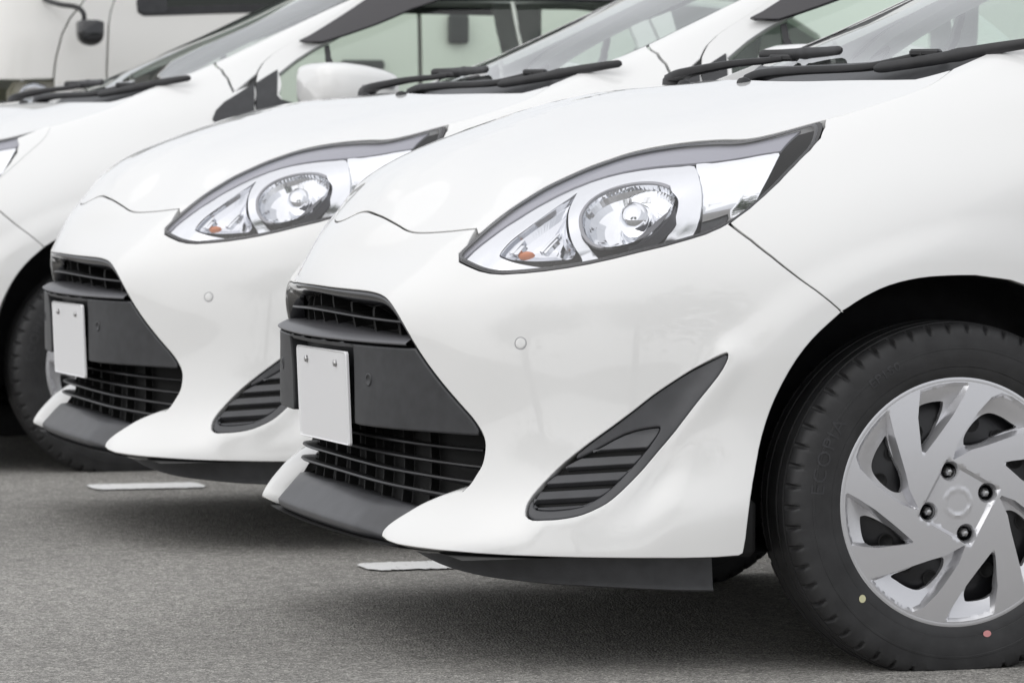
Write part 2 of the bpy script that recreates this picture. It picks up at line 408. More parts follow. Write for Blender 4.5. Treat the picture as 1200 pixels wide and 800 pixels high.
def _wts(xk,x):
    """linear weights of value and second-derivative rows"""
    i=np.clip(np.searchsorted(xk,x)-1,0,len(xk)-2)
    h=xk[i+1]-xk[i]; a=(xk[i+1]-x)/h; c=1-a
    return i,a,c,(a**3-a)*h*h/6,(c**3-c)*h*h/6
class Side:
    def __init__(s):
        s.z=np.array([r[0] for r in ROWS]); T=np.array([r[1] for r in ROWS],float)
        # mirror so that the centre line is smooth
        Tm=T[:,::-1][:, :-1]*np.array([1,-1]); Tf=np.concatenate([Tm,T],1)
        ref=T[5]; seg=np.r_[0,np.cumsum(np.hypot(*np.diff(ref,axis=0).T))]
        s.uk=np.r_[-seg[::-1][:-1],seg]
        s.T=Tf
        s.M=_spl(s.z,Tf)            # along z
        s.Tu=np.swapaxes(Tf,0,1); s.Mu=_spl(s.uk,s.Tu); s.Mzu=_spl(s.uk,np.swapaxes(s.M,0,1))
    def __call__(s,u,z):
        u=np.asarray(u,float); z=np.asarray(z,float); u,z=np.broadcast_arrays(u,z)
        j,a,c,A,Cc=_wts(s.uk,u); i,p,q,Pp,Qq=_wts(s.z,z)
        e=lambda k:k[...,None]
        def U(T0,M0,row):
            return e(a)*T0[j,row]+e(c)*T0[j+1,row]+e(A)*M0[j,row]+e(Cc)*M0[j+1,row]
        V=e(p)*U(s.Tu,s.Mu,i)+e(q)*U(s.Tu,s.Mu,i+1)+e(Pp)*U(np.swapaxes(s.M,0,1),s.Mzu,i)+e(Qq)*U(np.swapaxes(s.M,0,1),s.Mzu,i+1)
        P=np.concatenate([V,e(z)],-1)
        return P

# outlines of panels on the body surface, as (girth along the contour, height)
OUT = {
 'shut': [(0.0610,0.7725),(0.0788,0.7785),(0.1050,0.7812),(0.1445,0.7768),(0.1809,0.7713),(0.2331,0.7599),(0.2676,0.7514),(0.2969,0.7473),(0.3340,0.7472),(0.4071,0.7514),(0.4714,0.7568)],
 'hl_top': [(0.4936,0.7047),(0.4875,0.7149),(0.4907,0.7297),(0.4944,0.7460),(0.4971,0.7712),(0.4972,0.7933),(0.4985,0.8126),(0.5004,0.8304),(0.5126,0.8483),(0.5274,0.8648),(0.5474,0.8782),(0.5679,0.8902),(0.6025,0.8999),(0.6435,0.9067),(0.6821,0.9104),(0.7245,0.9126),(0.7593,0.9126),(0.7817,0.9149),(0.7996,0.9200),(0.8169,0.9275),(0.8346,0.9379),(0.8477,0.9446)],
 'hl_bot': [(0.8621,0.9423),(0.8918,0.9319),(0.9296,0.9126),(0.9496,0.8920),(0.9630,0.8655),(0.9728,0.8378),(0.9753,0.8146),(0.9740,0.7929),(0.9664,0.7741),(0.9557,0.7617),(0.9400,0.7509),(0.9198,0.7429),(0.8846,0.7304),(0.8475,0.7201),(0.8108,0.7090),(0.7724,0.6992),(0.7386,0.6924),(0.7028,0.6870),(0.6648,0.6830),(0.6243,0.6803),(0.5969,0.6814),(0.5695,0.6854),(0.5340,0.6936),(0.5053,0.7005)],
 'seam_bf': [(0.9645,0.7683),(1.0224,0.7410),(1.0755,0.7124),(1.1244,0.6837),(1.1702,0.6563),(1.2011,0.6360),(1.2252,0.6193)],
 'arch': [(1.2252,0.6193),(1.1971,0.5869),(1.1778,0.5581),(1.1604,0.5219),(1.1436,0.4740),(1.1330,0.4305),(1.1260,0.3857),(1.1252,0.3310),(1.1323,0.2809),(1.1400,0.2377),(1.1405,0.2117)],
 'archtop': [(1.2252,0.6193),(1.2563,0.6429),(1.2967,0.6629),(1.3487,0.6748),(1.4055,0.6787),(1.4568,0.6790),(1.5111,0.6741),(1.5667,0.6649)],
 'bot': [(1.1405,0.2117),(1.1339,0.2074),(1.0980,0.2047),(1.0434,0.2033),(0.9731,0.2029),(0.8986,0.2029),(0.8230,0.2032),(0.7479,0.2035),(0.6876,0.2050),(0.6235,0.2073),(0.5671,0.2094),(0.5091,0.2117),(0.4750,0.2158),(0.4540,0.2215)],
 'blade': [(0.4540,0.2215),(0.4521,0.2316),(0.4649,0.2455),(0.4935,0.2632),(0.5273,0.2811),(0.5614,0.2945),(0.5895,0.3031),(0.6050,0.3052)],
 'grille': [(0.6050,0.3052),(0.6150,0.3174),(0.6215,0.3352),(0.6272,0.3501),(0.6289,0.3649),(0.6280,0.3868),(0.6223,0.4028),(0.6121,0.4180),(0.5990,0.4331),(0.5853,0.4459),(0.5594,0.4702),(0.5329,0.4960),(0.5046,0.5247),(0.4802,0.5506),(0.4578,0.5752),(0.4367,0.5954),(0.4141,0.6125),(0.3877,0.6266),(0.3606,0.6355),(0.3282,0.6405),(0.2868,0.6430),(0.2241,0.6440),(0.1530,0.6449),(0.0794,0.6465)],
 'fog': [(0.7451,0.2711),(0.7390,0.2873),(0.7413,0.3002),(0.7483,0.3148),(0.7646,0.3382),(0.7871,0.3632),(0.8245,0.3943),(0.8652,0.4240),(0.8996,0.4505),(0.9312,0.4771),(0.9611,0.4991),(0.9907,0.5197),(1.0150,0.5344),(1.0352,0.5454),(1.0483,0.5506),(1.0526,0.5456),(1.0512,0.5332),(1.0411,0.5099),(1.0124,0.4661),(0.9800,0.4172),(0.9526,0.3815),(0.9303,0.3496),(0.9132,0.3266),(0.8973,0.3057),(0.8842,0.2921),(0.8684,0.2819),(0.8507,0.2731),(0.8324,0.2676),(0.8103,0.2637),(0.7882,0.2618),(0.7633,0.2625)],
 'fogin': [(0.7512,0.2877),(0.7552,0.3221),(0.7925,0.3590),(0.8352,0.3815),(0.8878,0.4105),(0.9375,0.4226),(0.9492,0.4205),(0.9396,0.4009),(0.9198,0.3725),(0.8951,0.3406),(0.8726,0.3132),(0.8549,0.2987),(0.8388,0.2892),(0.8103,0.2836),(0.7788,0.2814)],
 'sensor': [(0.6892,0.5629)],
 'seam_hf': [(0.8477,0.9446),(0.8627,0.9513),(0.8767,0.9595),(0.8958,0.9782),(0.9057,0.9993),(0.8935,1.0114),(0.8736,1.0221),(0.8410,1.0344)],
 'bez_ind': [(0.5733,0.7206),(0.5700,0.7337),(0.5711,0.7484),(0.5773,0.7675),(0.5828,0.7940),(0.5848,0.8190),(0.5868,0.8250),(0.6195,0.7987),(0.6557,0.7725),(0.6906,0.7480),(0.7220,0.7293),(0.7288,0.7134),(0.7026,0.7103),(0.6627,0.7084),(0.6174,0.7102),(0.5907,0.7150)],
 'proj': [(0.6807,0.7785),(0.6611,0.7945),(0.6469,0.8120),(0.6453,0.8252),(0.6569,0.8348),(0.6767,0.8408),(0.7028,0.8431),(0.7332,0.8417),(0.7635,0.8359),(0.7867,0.8287),(0.8024,0.8214),(0.8153,0.8098),(0.8259,0.7953),(0.8318,0.7794),(0.8332,0.7649),(0.8258,0.7503),(0.8093,0.7401),(0.7843,0.7341),(0.7604,0.7354),(0.7369,0.7440),(0.7107,0.7583)],
 'bez_out': [(0.5028,0.7063),(0.5074,0.7241),(0.5206,0.7508),(0.5349,0.7863),(0.5497,0.8203),(0.5780,0.8456),(0.6228,0.8621),(0.6794,0.8711),(0.7422,0.8756),(0.8006,0.8816),(0.8497,0.8919),(0.8815,0.8971),(0.9021,0.8831),(0.9254,0.8538),(0.9401,0.8232),(0.9447,0.7928),(0.9369,0.7740),(0.9156,0.7566),(0.8753,0.7419),(0.8273,0.7272),(0.7776,0.7138),(0.7248,0.7017),(0.6666,0.6924),(0.6183,0.6883),(0.5842,0.6900),(0.5450,0.6967)],
 'bez_main': [(0.5028,0.7063),(0.5074,0.7241),(0.5206,0.7508),(0.5349,0.7863),(0.5497,0.8203),(0.5780,0.8456),(0.6228,0.8621),(0.6794,0.8711),(0.7259,0.8748),(0.7511,0.8756),(0.7961,0.8565),(0.8351,0.8347),(0.8665,0.8071),(0.8809,0.7781),(0.8771,0.7521),(0.8705,0.7405),(0.8273,0.7272),(0.7776,0.7138),(0.7248,0.7017),(0.6666,0.6924),(0.6183,0.6883),(0.5842,0.6900),(0.5450,0.6967)],
 'chrome_side': [(0.8310,0.8347),(0.7919,0.8565),(0.7438,0.8778),(0.7803,0.8786),(0.8006,0.8816),(0.8267,0.8860),(0.8497,0.8919),(0.8666,0.8949),(0.8815,0.8971),(0.8944,0.8890),(0.9126,0.8714),(0.9254,0.8538),(0.9401,0.8232),(0.9447,0.7928),(0.9369,0.7740),(0.9272,0.7653),(0.9156,0.7566),(0.8993,0.7493),(0.8732,0.7390),(0.8756,0.7520),(0.8786,0.7781),(0.8625,0.8071)],
 'bez_split': [(0.8351,0.8347),(0.8665,0.8071),(0.8793,0.7781),(0.8754,0.7506),(0.8597,0.7390)],
 'panelbot': [(0.6122,0.3981),(0.5412,0.4030),(0.4623,0.4054),(0.3570,0.4027)],
 'gopen': [(0.4224,0.5755),(0.3871,0.6087),(0.3439,0.6282),(0.2697,0.6349)],
 'tri_front': [(1.2984,0.9665),(1.2720,0.9784),(1.2464,0.9903),(1.2351,0.9982),(1.2240,1.0062),(1.2130,1.0141),(1.2089,1.0207),(1.2050,1.0273),(1.2014,1.0339),(1.1982,1.0405),(1.1938,1.0481),(1.1897,1.0556),(1.1859,1.0631),(1.1824,1.0707),(1.2099,1.0580),(1.2391,1.0454),(1.2762,1.0310),(1.3191,1.0166),(1.3516,1.0070),(1.3872,0.9975),(1.4259,0.9880),(1.4830,0.9749),(1.5404,0.9618),(1.5261,0.9586),(1.5119,0.9554),(1.4978,0.9523),(1.4839,0.9491),(1.4701,0.9459),(1.4565,0.9428),(1.4287,0.9451),(1.4024,0.9475),(1.3776,0.9499),(1.3361,0.9582)],
 'doorline': [(1.5415,0.9618),(1.3206,1.0166),(1.1860,1.0695),(1.1301,1.0985),(1.0829,1.1277),(1.0569,1.1496),(1.0426,1.1691),(1.0274,1.1985),(1.0014,1.2379),(0.9753,1.2775),(0.9511,1.3073)],
 'mirrorbase': [(1.1903,1.0683),(1.1879,1.0751),(1.1857,1.0820),(1.1836,1.0888),(1.1821,1.0953),(1.1805,1.1018),(1.1790,1.1083),(1.2042,1.0961),(1.2301,1.0840),(1.2576,1.0720),(1.2878,1.0599),(1.3222,1.0479),(1.3613,1.0358),(1.3954,1.0298),(1.4329,1.0239),(1.4712,1.0209),(1.5117,1.0179),(1.5529,1.0149),(1.5929,1.0120),(1.6329,1.0024),(1.6691,0.9929),(1.6545,0.9893),(1.6398,0.9857),(1.6249,0.9821),(1.6099,0.9785),(1.5961,0.9754),(1.5822,0.9723),(1.5681,0.9692),(1.5539,0.9661),(1.5397,0.9630),(1.4849,0.9755),(1.4303,0.9880),(1.3731,1.0023),(1.3228,1.0166),(1.2795,1.0310),(1.2421,1.0454),(1.2154,1.0568)],
 'quarter': [(1.1841,1.1058),(1.1636,1.1399),(1.1505,1.1668),(1.1901,1.1718),(1.2923,1.1328),(1.7184,1.0217),(1.4786,1.0263),(1.3533,1.0406)],
 'visor': [(1.0824,1.1765),(1.0819,1.1936),(1.0684,1.2207),(1.0430,1.2676),(1.0113,1.3173),(1.2849,1.3180),(1.2859,1.2731),(1.2430,1.2309),(1.1954,1.1963),(1.1660,1.1766)],
 'pseam': [(0.8546,1.1280),(0.9777,1.1082),(1.0671,1.0840),(1.1715,1.0453)],
 'wsedge': [(0.8165,1.0820),(0.8467,1.1037),(0.8546,1.1280),(0.8422,1.1720),(0.8457,1.2186),(0.8810,1.2876),(0.8976,1.3099)],
 'lamp_end': [(0.8401,0.9144),(0.8889,0.8979),(0.9322,0.8744),(0.9580,0.8463),(0.9766,0.8113)],
}
# wheel cover outlines in metres about the hub (x to the rear, z up)
WC = {
 'pocket_a': [(-0.0700,0.0878),(-0.0760,0.1450),(-0.0753,0.2036),(-0.0580,0.2092),(-0.0376,0.2110),(-0.0092,0.2121),(0.0160,0.2109),(0.0192,0.2020),(0.0067,0.1788),(-0.0121,0.1497),(-0.0371,0.1179),(-0.0684,0.0804)],
 'open_a': [(-0.0719,0.1581),(-0.0563,0.1681),(-0.0280,0.1713),(-0.0232,0.1661),(-0.0247,0.1529),(-0.0356,0.1296),(-0.0497,0.1093),(-0.0677,0.0906),(-0.0717,0.1010),(-0.0734,0.1333)],
 'pocket_b': [(-0.1631,-0.1254),(-0.1193,-0.1142),(-0.0518,-0.0940),(-0.0266,-0.0881),(0.0096,-0.0700),(-0.0013,-0.1006),(-0.0201,-0.1266),(-0.0389,-0.1511),(-0.0640,-0.1753),(-0.0829,-0.1821),(-0.1049,-0.1829),(-0.1206,-0.1750),(-0.1363,-0.1614),(-0.1520,-0.1433)],
 'open_b': [(-0.1161,-0.1216),(-0.0895,-0.1128),(-0.0518,-0.0977),(-0.0250,-0.0933),(-0.0203,-0.0986),(-0.0234,-0.1118),(-0.0375,-0.1305),(-0.0547,-0.1440),(-0.0705,-0.1472),(-0.0894,-0.1407),(-0.1067,-0.1300)],
 'lug': [(-0.0179,0.0565),(-0.0601,-0.0049),(0.0048,-0.0477),(0.0488,0.0131)],
}

# ------------------------------------------------------------------ setting
gm=MD(); gm.add([(-150,-150,0),(150,-150,0),(150,150,0),(-150,150,0)],[(0,1,2,3)])
tag(obj('ground',gm,'asphalt'),kind='structure')
def line_mark(x0,x1,y,w,seed):
    rnd=random.Random(seed); md=MD(); n=60; xs=np.linspace(x0,x1,n); A=[]
    for i,x in enumerate(xs):
        j=lambda:(rnd.random()-.5)*.016
        e=1 if 2<i<n-3 else .55+.15*min(i,n-1-i); A.append([(x,y+(t-.5)*w*e+j()*(abs(t-.5)*2)**3,.004) for t in (0,.25,.5,.75,1)])
    return grid(md,np.array(A))
tag(obj('parking_line',line_mark(-.545,-.20,1.15,.16,1),'line_paint'),kind='structure')
tag(obj('parking_line',line_mark(-.70,-.40,3.38,.17,2),'line_paint'),kind='structure')
tag(obj('parking_line',line_mark(-.60,-.15,-1.15,.16,3),'line_paint'),kind='structure')
tag(obj('parking_line',line_mark(-.75,-.30,5.75,.16,4),'line_paint'),kind='structure')

# ------------------------------------------------------------------ the compact car (built once, then copied)
S = Side()
O = {k: np.array(v) for k, v in OUT.items()}
def sstep(a, b, x): t=np.clip((x-a)/(b-a),0,1); return t*t*(3-2*t)
U0 = 1.438                                    # girth of the front axle
fog_low = smooth_curve(O['fog'][15:30], 2)
def BODY(u, z):
    u=np.asarray(u,float); z=np.asarray(z,float); u,z=np.broadcast_arrays(u,z)
    P=S(u,z); h=1e-3
    au=np.abs(u)
    r=np.hypot(au-U0,z-.29)
    d=.011*(1-sstep(.42,.50,r))*sstep(.20,.30,z)
    Pf=np.c_[au.ravel(),z.ravel()]
    near=(np.abs(au.ravel()-.9)<.4)&(z.ravel()<.7)
    dd=np.full(au.size,1.); 
    if near.any(): dd[near]=distseg(Pf[near],fog_low,closed=False)
    d=d+.008*np.exp(-(dd.reshape(u.shape)/.028)**2)
    n=normal2(S,u,z)
    return P+n*d[...,None]
def mir(L): L=np.asarray(L,float); return np.c_[-L[:,0],L[:,1]]
_zs=np.linspace(.14,1.395,60); _us=np.linspace(.0,S.uk[-1],900)
_X=S(*np.meshgrid(_us,_zs))[...,0]
def u_at(x, z):
    """girth at which the contour of height z reaches x on the left side"""
    i=min(max(np.searchsorted(_zs,z)-1,0),58); t=(z-_zs[i])/(_zs[i+1]-_zs[i]); row=_X[i]*(1-t)+_X[i+1]*t
    return float(np.interp(x,row,_us))
def uz(pts): return np.array([(u_at(x,z),z) for x,z in densify(np.array(pts,float),.04,closed=False)])

car = empty('parked_car')
P_ = {}
def part(name, md, material, parent=None, **k):
    return obj(name, md, material, parent or car, **k)
def both(name, md, material, parents=None, **k):
    """left part and its mirror image on the right"""
    pl,pr = parents or (car,car)
    return obj(name, md, material, pl, **k), obj(name, md.mirror(), material, pr, **k)

GAP=.0006
# ---- bumper
zc=float(O['shut'][0][1])-.012; zg=float(O['grille'][-1][1])+.0005
u_s=float(O['shut'][0][0]); shut=np.concatenate([[(u_s*k,zc+.012*k*k) for k in (0,.35,.7)],O['shut']])
shut_s=smooth_curve(shut,3)
hlb=O['hl_bot'][::-1]                          # from the front corner along the lower edge to the tip
i_s=int(np.argmin(np.hypot(*(hlb-O['seam_bf'][0]).T)))
g=O['grille']; grille_half=smooth_curve(np.concatenate([g,[(.04,zg),(0,zg)]]),3)
half=np.concatenate([shut_s,[O['hl_top'][2],O['hl_top'][1]],hlb[:i_s+1],O['seam_bf'],smooth_curve(O['arch'],2)[1:],O['bot'][1:],smooth_curve(O['blade'],3)[1:],grille_half[1:]])
bump_loop=np.concatenate([half,mir(half[1:-1])[::-1]])
fog=smooth_curve(O['fog'],2,closed=True)
bl=inset(densify(bump_loop,.012),GAP)
bumper=part('bumper',panel(BODY,bl,[fog,mir(fog)[::-1]],step=.013,roll=.002,flange=.055),'white_paint')
# ---- hood: a height field through the seam line and the crown
seam3=[]
seam_uz=np.concatenate([shut_s,smooth_curve(O['hl_top'][3:],2),smooth_curve(O['seam_hf'],2)[1:]])
Sm=S(seam_uz[:,0],seam_uz[:,1])
crown=[(0,[(-.835,.828),(-.80,.852),(-.757,.877),(-.65,.921),(-.492,.970),(-.353,1.001),(-.17,1.021)]),
       (.12,[(-.825,.826),(-.79,.849),(-.747,.873),(-.64,.917),(-.485,.967),(-.345,.998),(-.16,1.020)]),
       (.22,[(-.79,.815),(-.755,.843),(-.71,.867),(-.62,.906),(-.47,.956),(-.33,.988),(-.14,1.017)]),
       (.36,[(-.66,.859),(-.52,.915),(-.36,.958),(-.2,.993),(-.09,1.017)]),
       (.50,[(-.36,.937),(-.2,.975),(-.04,1.015)])]
dat=[tuple(p) for p in Sm[::2]]+[(x,-y,z) for x,y,z in Sm[2::2]]; n_seam=len(dat)
for y,l in crown:
    for x,z in l:
        dat.append((x,y,z)); 
        if y: dat.append((x,-y,z))
dat=np.array(dat)
def tps(D, lam=2e-5):
    X=D[:,:2]; n=len(X); r=np.linalg.norm(X[:,None]-X[None],axis=-1)
    K=np.where(r>0,r*r*np.log(r+1e-12),0)+np.diag(np.broadcast_to(lam,n).astype(float)); Q=np.c_[np.ones(n),X]
    A=np.block([[K,Q],[Q.T,np.zeros((3,3))]]); w=np.linalg.solve(A,np.r_[D[:,2],0,0,0])
    def H(x,y):
        x=np.asarray(x,float); y=np.asarray(y,float); x,y=np.broadcast_arrays(x,y); p=np.stack([x.ravel(),y.ravel()],-1)
        z=np.empty(len(p))
        for i in range(0,len(p),4000):
            q=p[i:i+4000]; r=np.linalg.norm(q[:,None]-X[None],axis=-1)
            z[i:i+4000]=np.where(r>0,r*r*np.log(r+1e-12),0)@w[:n]+w[n]+q@w[n+1:]
        return np.stack([x,y,z.reshape(x.shape)],-1)
    return H
HOOD0=tps(dat,np.where(np.arange(len(dat))<n_seam,2e-6,8e-4))
def HOOD(x,y):
    P=HOOD0(x,y); a=np.abs(P[...,1]); yc=.20-.16*np.clip((P[...,0]+.86)/.55,0,1)
    w=sstep(-.84,-.72,P[...,0])*(1-sstep(-.45,-.2,P[...,0])); P[...,2]+=.0035*w*np.exp(-np.abs(a-yc)/.05)   # character line
    return P
ye=np.linspace(-.63,.63,31); rear=np.c_[-.15+.48*ye**2,ye]
left=Sm[:,:2]                                   # from the nose centre back along the left
right=left[1:]*np.array([1,-1])
hood_loop=np.concatenate([left,rear[(ye>left[-1,1]+.01)&(ye<-left[-1,1]-.01)],right[::-1]])
hood=part('hood',panel(HOOD,inset(densify(hood_loop,.012),GAP),step=.02,roll=.0014,flange=.014),'white_paint')
# ---- fenders
dl=O['doorline']; pse=O['pseam']; wse=O['wsedge']
arch_f=O['archtop']; arch_all=smooth_curve(np.concatenate([[O['arch'][0]],arch_f[1:6]]),3)
tA=np.linspace(math.radians(78),math.radians(-9),16); rear_arch=np.c_[U0+.012+.392*np.cos(tA),.288+.391*np.sin(tA)]
door_low=[(u_at(.452,z),z) for z in (.23,.4,.6,.75)]+[(u_at(.43,.86),.86),(u_at(.40,.92),.92)]
fen=np.concatenate([O['hl_bot'][:len(O['hl_bot'])-i_s][:1],smooth_curve(O['seam_hf'],3)[1:],[wse[0],wse[1],wse[2]],pse[1:],[dl[2],dl[1],dl[0]],door_low[::-1],[(u_at(.452,.2),.2)],rear_arch[::-1],arch_all[::-1],O['seam_bf'][::-1],hlb[i_s+1:-1]])
# order: tip -> hood seam -> pillar seam -> door line -> sill -> arch -> bumper seam -> lamp edge
fender_l,fender_r=both('fender',panel(BODY,inset(densify(fen,.014),GAP),step=.018,roll=.0013,flange=.02),'white_paint')
# ---- pillar and roof rail
pil=np.concatenate([wse[2:],[(.905,1.36),(.91,1.392)],uz([(1.2,1.392),(1.7,1.392),(2.1,1.392)]),uz([(2.1,1.36),(1.7,1.365),(1.2,1.36),(.95,1.352),(.83,1.335)]),dl[::-1][:8],pse[::-1][:-1]])
pillar_l,pillar_r=both('pillar',panel(BODY,inset(densify(pil,.02),.0006),step=.03,roll=.0014,flange=.03),'white_paint')
def strip2(path, w, d):
    path=densify(np.array(path),.015,closed=False); T=np.gradient(path,axis=0); T/=np.linalg.norm(T,axis=1,keepdims=True); N=np.c_[-T[:,1],T[:,0]]
    return grid(MD(),np.stack([off(BODY,d)(path[:,0]+N[:,0]*k*w,path[:,1]+N[:,1]*k*w) for k in (1,0,-1)],1))
# ---- front door with its window opening
win=np.concatenate([[(1.60,1.008),(1.45,1.022),(1.354,1.041),(1.20,1.10),(1.172,1.14),(1.158,1.172)],uz([(.66,1.21),(.74,1.25),(.83,1.295),(.92,1.325),(1.10,1.34),(1.48,1.34),(1.53,1.2),(1.56,1.03),(1.56,1.0),(1.1,.998),(.8,1.0)])])
door=np.concatenate([door_low[:-1],[dl[0],dl[1],dl[2]],dl[3:],uz([(.83,1.333),(.95,1.350),(1.2,1.358),(1.54,1.356),(1.595,1.2),(1.615,1.0),(1.62,.8),(1.62,.23)])])
front_door_l,front_door_r=both('front_door',panel(BODY,inset(densify(door,.02),.0008),[win],step=.03,roll=.0014,flange=.02),'white_paint')
both('window_pane',panel(off(BODY,.012),win,step=.05,roll=0,flange=0),'window_green',(front_door_l,front_door_r))
dgap=np.concatenate([door_low[1:],[dl[0],dl[1],dl[2]],dl[3:]])
both('door_gap_strip',strip2(dgap,.009,.006),'rubber')  # black strip added under the gap to darken the door line
# black garnish, mirror base, quarter post, rain visor
both('corner_garnish',panel(off(BODY,-.004),O['tri_front'],step=.02,roll=.0012,flange=.006),'panel_plastic')
both('mirror_base',panel(off(BODY,-.004),O['mirrorbase'],step=.02,roll=.0012,flange=.012),'panel_plastic',(front_door_l,front_door_r))
qp=uz([(.600,1.01),(.612,1.175),(.628,1.18),(.622,1.01)])
both('window_post',panel(off(BODY,-.001),qp,step=.03,roll=.001,flange=.012),'black_plastic',(front_door_l,front_door_r))
vis=np.concatenate([O['visor'][:5],uz([(.93,1.345),(1.2,1.352),(1.50,1.345),(1.50,1.30),(1.1,1.305),(.95,1.300)]),O['visor'][6:]])
both('rain_visor',panel(off(BODY,-.02),vis,step=.02,roll=.003,flange=.006),'visor_grey',(front_door_l,front_door_r))
ws_trim=np.concatenate([O['quarter'][:3]+(-.012,0),O['quarter'][:3][::-1]+(.006,0)])
# ---- rear half of the body
ra=np.linspace(math.radians(-9),math.radians(189),40); ux=u_at(2.55,.29)
rarch=np.c_[ux+.385*np.cos(ra),.288+.385*np.sin(ra)]
rwin=uz([(1.67,1.0),(1.66,1.2),(1.64,1.34),(1.75,1.34),(1.95,1.32),(2.10,1.22),(2.2,1.05),(2.1,1.02)])
rear_side=np.concatenate([uz([(1.628,.23),(1.628,.8),(1.623,1.0),(1.603,1.2),(1.55,1.356),(1.7,1.362),(2.1,1.358)]),[(S.uk[-1]-.42,1.30),(S.uk[-1]-.42,.25)],rarch])
both('rear_side',panel(BODY,densify(rear_side,.03),[rwin],step=.05,roll=.002,flange=.03),'white_paint')
both('window_pane',panel(off(BODY,.012),rwin,step=.08,roll=0,flange=0),'window_green')
ue=S.uk[-1]
tail_md=MD(); uu=np.linspace(ue-.42,ue,14)
for sgn in (1,-1):
    for za,zb in ((.25,1.0),):
        A=np.array([[BODY(u,z) for z in np.linspace(za,zb,14)] for u in uu]); A[...,1]*=sgn; grid(tail_md,A,flip=sgn<0)
part('tailgate',tail_md,'white_paint')
rg=MD()
for sgn in (1,-1):
    A=np.array([[BODY(u,z) for z in np.linspace(1.0,1.392,8)] for u in uu]); A[...,1]*=sgn; grid(rg,A,flip=sgn<0)
part('rear_window',rg,'window_green')
# ---- roof
us=np.linspace(.02,ue-.02,40); Rt=S(us,np.full(40,1.392))
rd=[tuple(p) for p in Rt]+[(x,-y,z) for x,y,z in Rt]+[(.95,0,1.425),(1.3,0,1.443),(1.7,0,1.442),(2.1,0,1.425),(1.3,.35,1.432),(1.3,-.35,1.432),(1.8,.35,1.428),(1.8,-.35,1.428)]
ROOF=tps(np.array(rd),1e-4)
rl=np.concatenate([Rt[:,:2],(Rt[:,:2]*np.array([1,-1]))[::-1]])
part('roof',panel(ROOF,inset(rl,.002),step=.07,roll=0,flange=.02),'white_paint')
# ---- windscreen and cowl
wb=[(0,1.056),(.2,1.057),(.4,1.059),(.6,1.065),(.75,1.073),(.85,1.083)]
scr=np.concatenate([wb,wse[1:]-(.004,0),[(.898,1.36),(.90,1.388)],[(.5,1.389),(.2,1.39),(0,1.39)]])
scr_loop=np.concatenate([scr,mir(scr[1:-1])[::-1]])
part('windscreen',panel(off(S,.004),scr_loop,step=.035,roll=0,flange=0),'screen_glass')
band=np.concatenate([wse[1:]-(.004,0),[(.898,1.388)],[(.875,1.388)],(wse[1:]-(.026,0))[::-1]])
both('screen_seal',panel(off(S,.0025),band,step=.03,roll=0,flange=.003),'gloss_black')
yc=np.linspace(-.64,.64,41); cowl=[]
for y in yc:
    a=np.array([-.15+.48*y*y+.006,y,0]); a[2]=HOOD(a[0],y)[2]-.030
    k=abs(y); uq=np.interp(k,[0,.2,.34,.44,.515,.578,.625,.66],[0,.2,.353,.457,.55,.66,.78,.86]); zq=np.interp(uq,[p[0] for p in wb],[p[1] for p in wb])
    b=S(uq,zq); b=np.array([b[0],math.copysign(abs(b[1]),y) if y else 0,b[2]-.002])
    cowl.append([a,a*.55+b*.45+(0,0,-.020),b])
part('cowl',grid(MD(),np.array(cowl),flip=True),'panel_plastic')
# ---- wipers
def rsec(w,h,n=10,p=.7): 
    t=np.linspace(0,2*math.pi,n,endpoint=False); c,s=np.cos(t),np.sin(t)
    return np.c_[w*np.sign(c)*np.abs(c)**p,h*np.sign(s)*np.abs(s)**p]
def wiper(pts, blade, wid, jl):
    pts=smooth_curve(pts,6); n=len(pts)
    w=part('wiper',sweep(pts,rsec(wid,.009,12,.5),scale=np.interp(np.linspace(0,1,n),[0,.15,.5,1],[1.15,1.1,.9,.62])),'black_plastic',sharp=40)
    bl=smooth_curve(blade,8)
    obj('wiper_blade',sweep(bl,rsec(.006,.011,10,.6),scale=np.interp(np.linspace(0,1,len(bl)),[0,.06,.45,.5,.55,.94,1],[.5,.9,1,1.15,1,.8,.35])),'black_plastic',w,sharp=40)
    c=pts[-1]; md=MD(); box(md,c+np.array([0,0,.001]),(.060,.020,.014),Matrix.Rotation(jl,3,'Z'),.3); obj('wiper_joint',md,'black_plastic',w,smooth=False)
    md=MD(); lathe([(0,.024),(.012,.023),(.02,.016),(.024,0.0005)],20,'z',md); o=obj('pivot_cap',md,'black_plastic',w); o.location=pts[0]+np.array([0,0,-.012])
    return w
wiper([(-.080,-.01,1.026),(-.068,-.06,1.036),(-.045,-.18,1.040),(.016,-.34,1.043),(.052,-.42,1.054),(.079,-.48,1.066)],[(.020,-.38,1.040),(.050,-.45,1.047),(.088,-.52,1.056),(.136,-.60,1.069),(.192,-.66,1.080),(.224,-.68,1.085)],.019,-.8)
wiper([(-.065,.50,1.033),(-.058,.45,1.044),(-.018,.40,1.055),(.016,.36,1.062),(.058,.30,1.067),(.085,.27,1.071)],[(.058,.335,1.079),(.088,.28,1.079),(.104,.20,1.080),(.113,.12,1.081),(.118,.04,1.083)],.019,-.8)
for yy in (-.17,.17):
    md=MD(); lathe([(-.004,.011),(.005,.010),(.010,.007),(.012,.0005)],16,'z',md)
    q=HOOD(-.17+.48*yy*yy,yy); o=part('washer_nozzle',md,'black_plastic'); o.location=q+np.array([0,0,-.003]); o.scale=(1.4,.8,1)
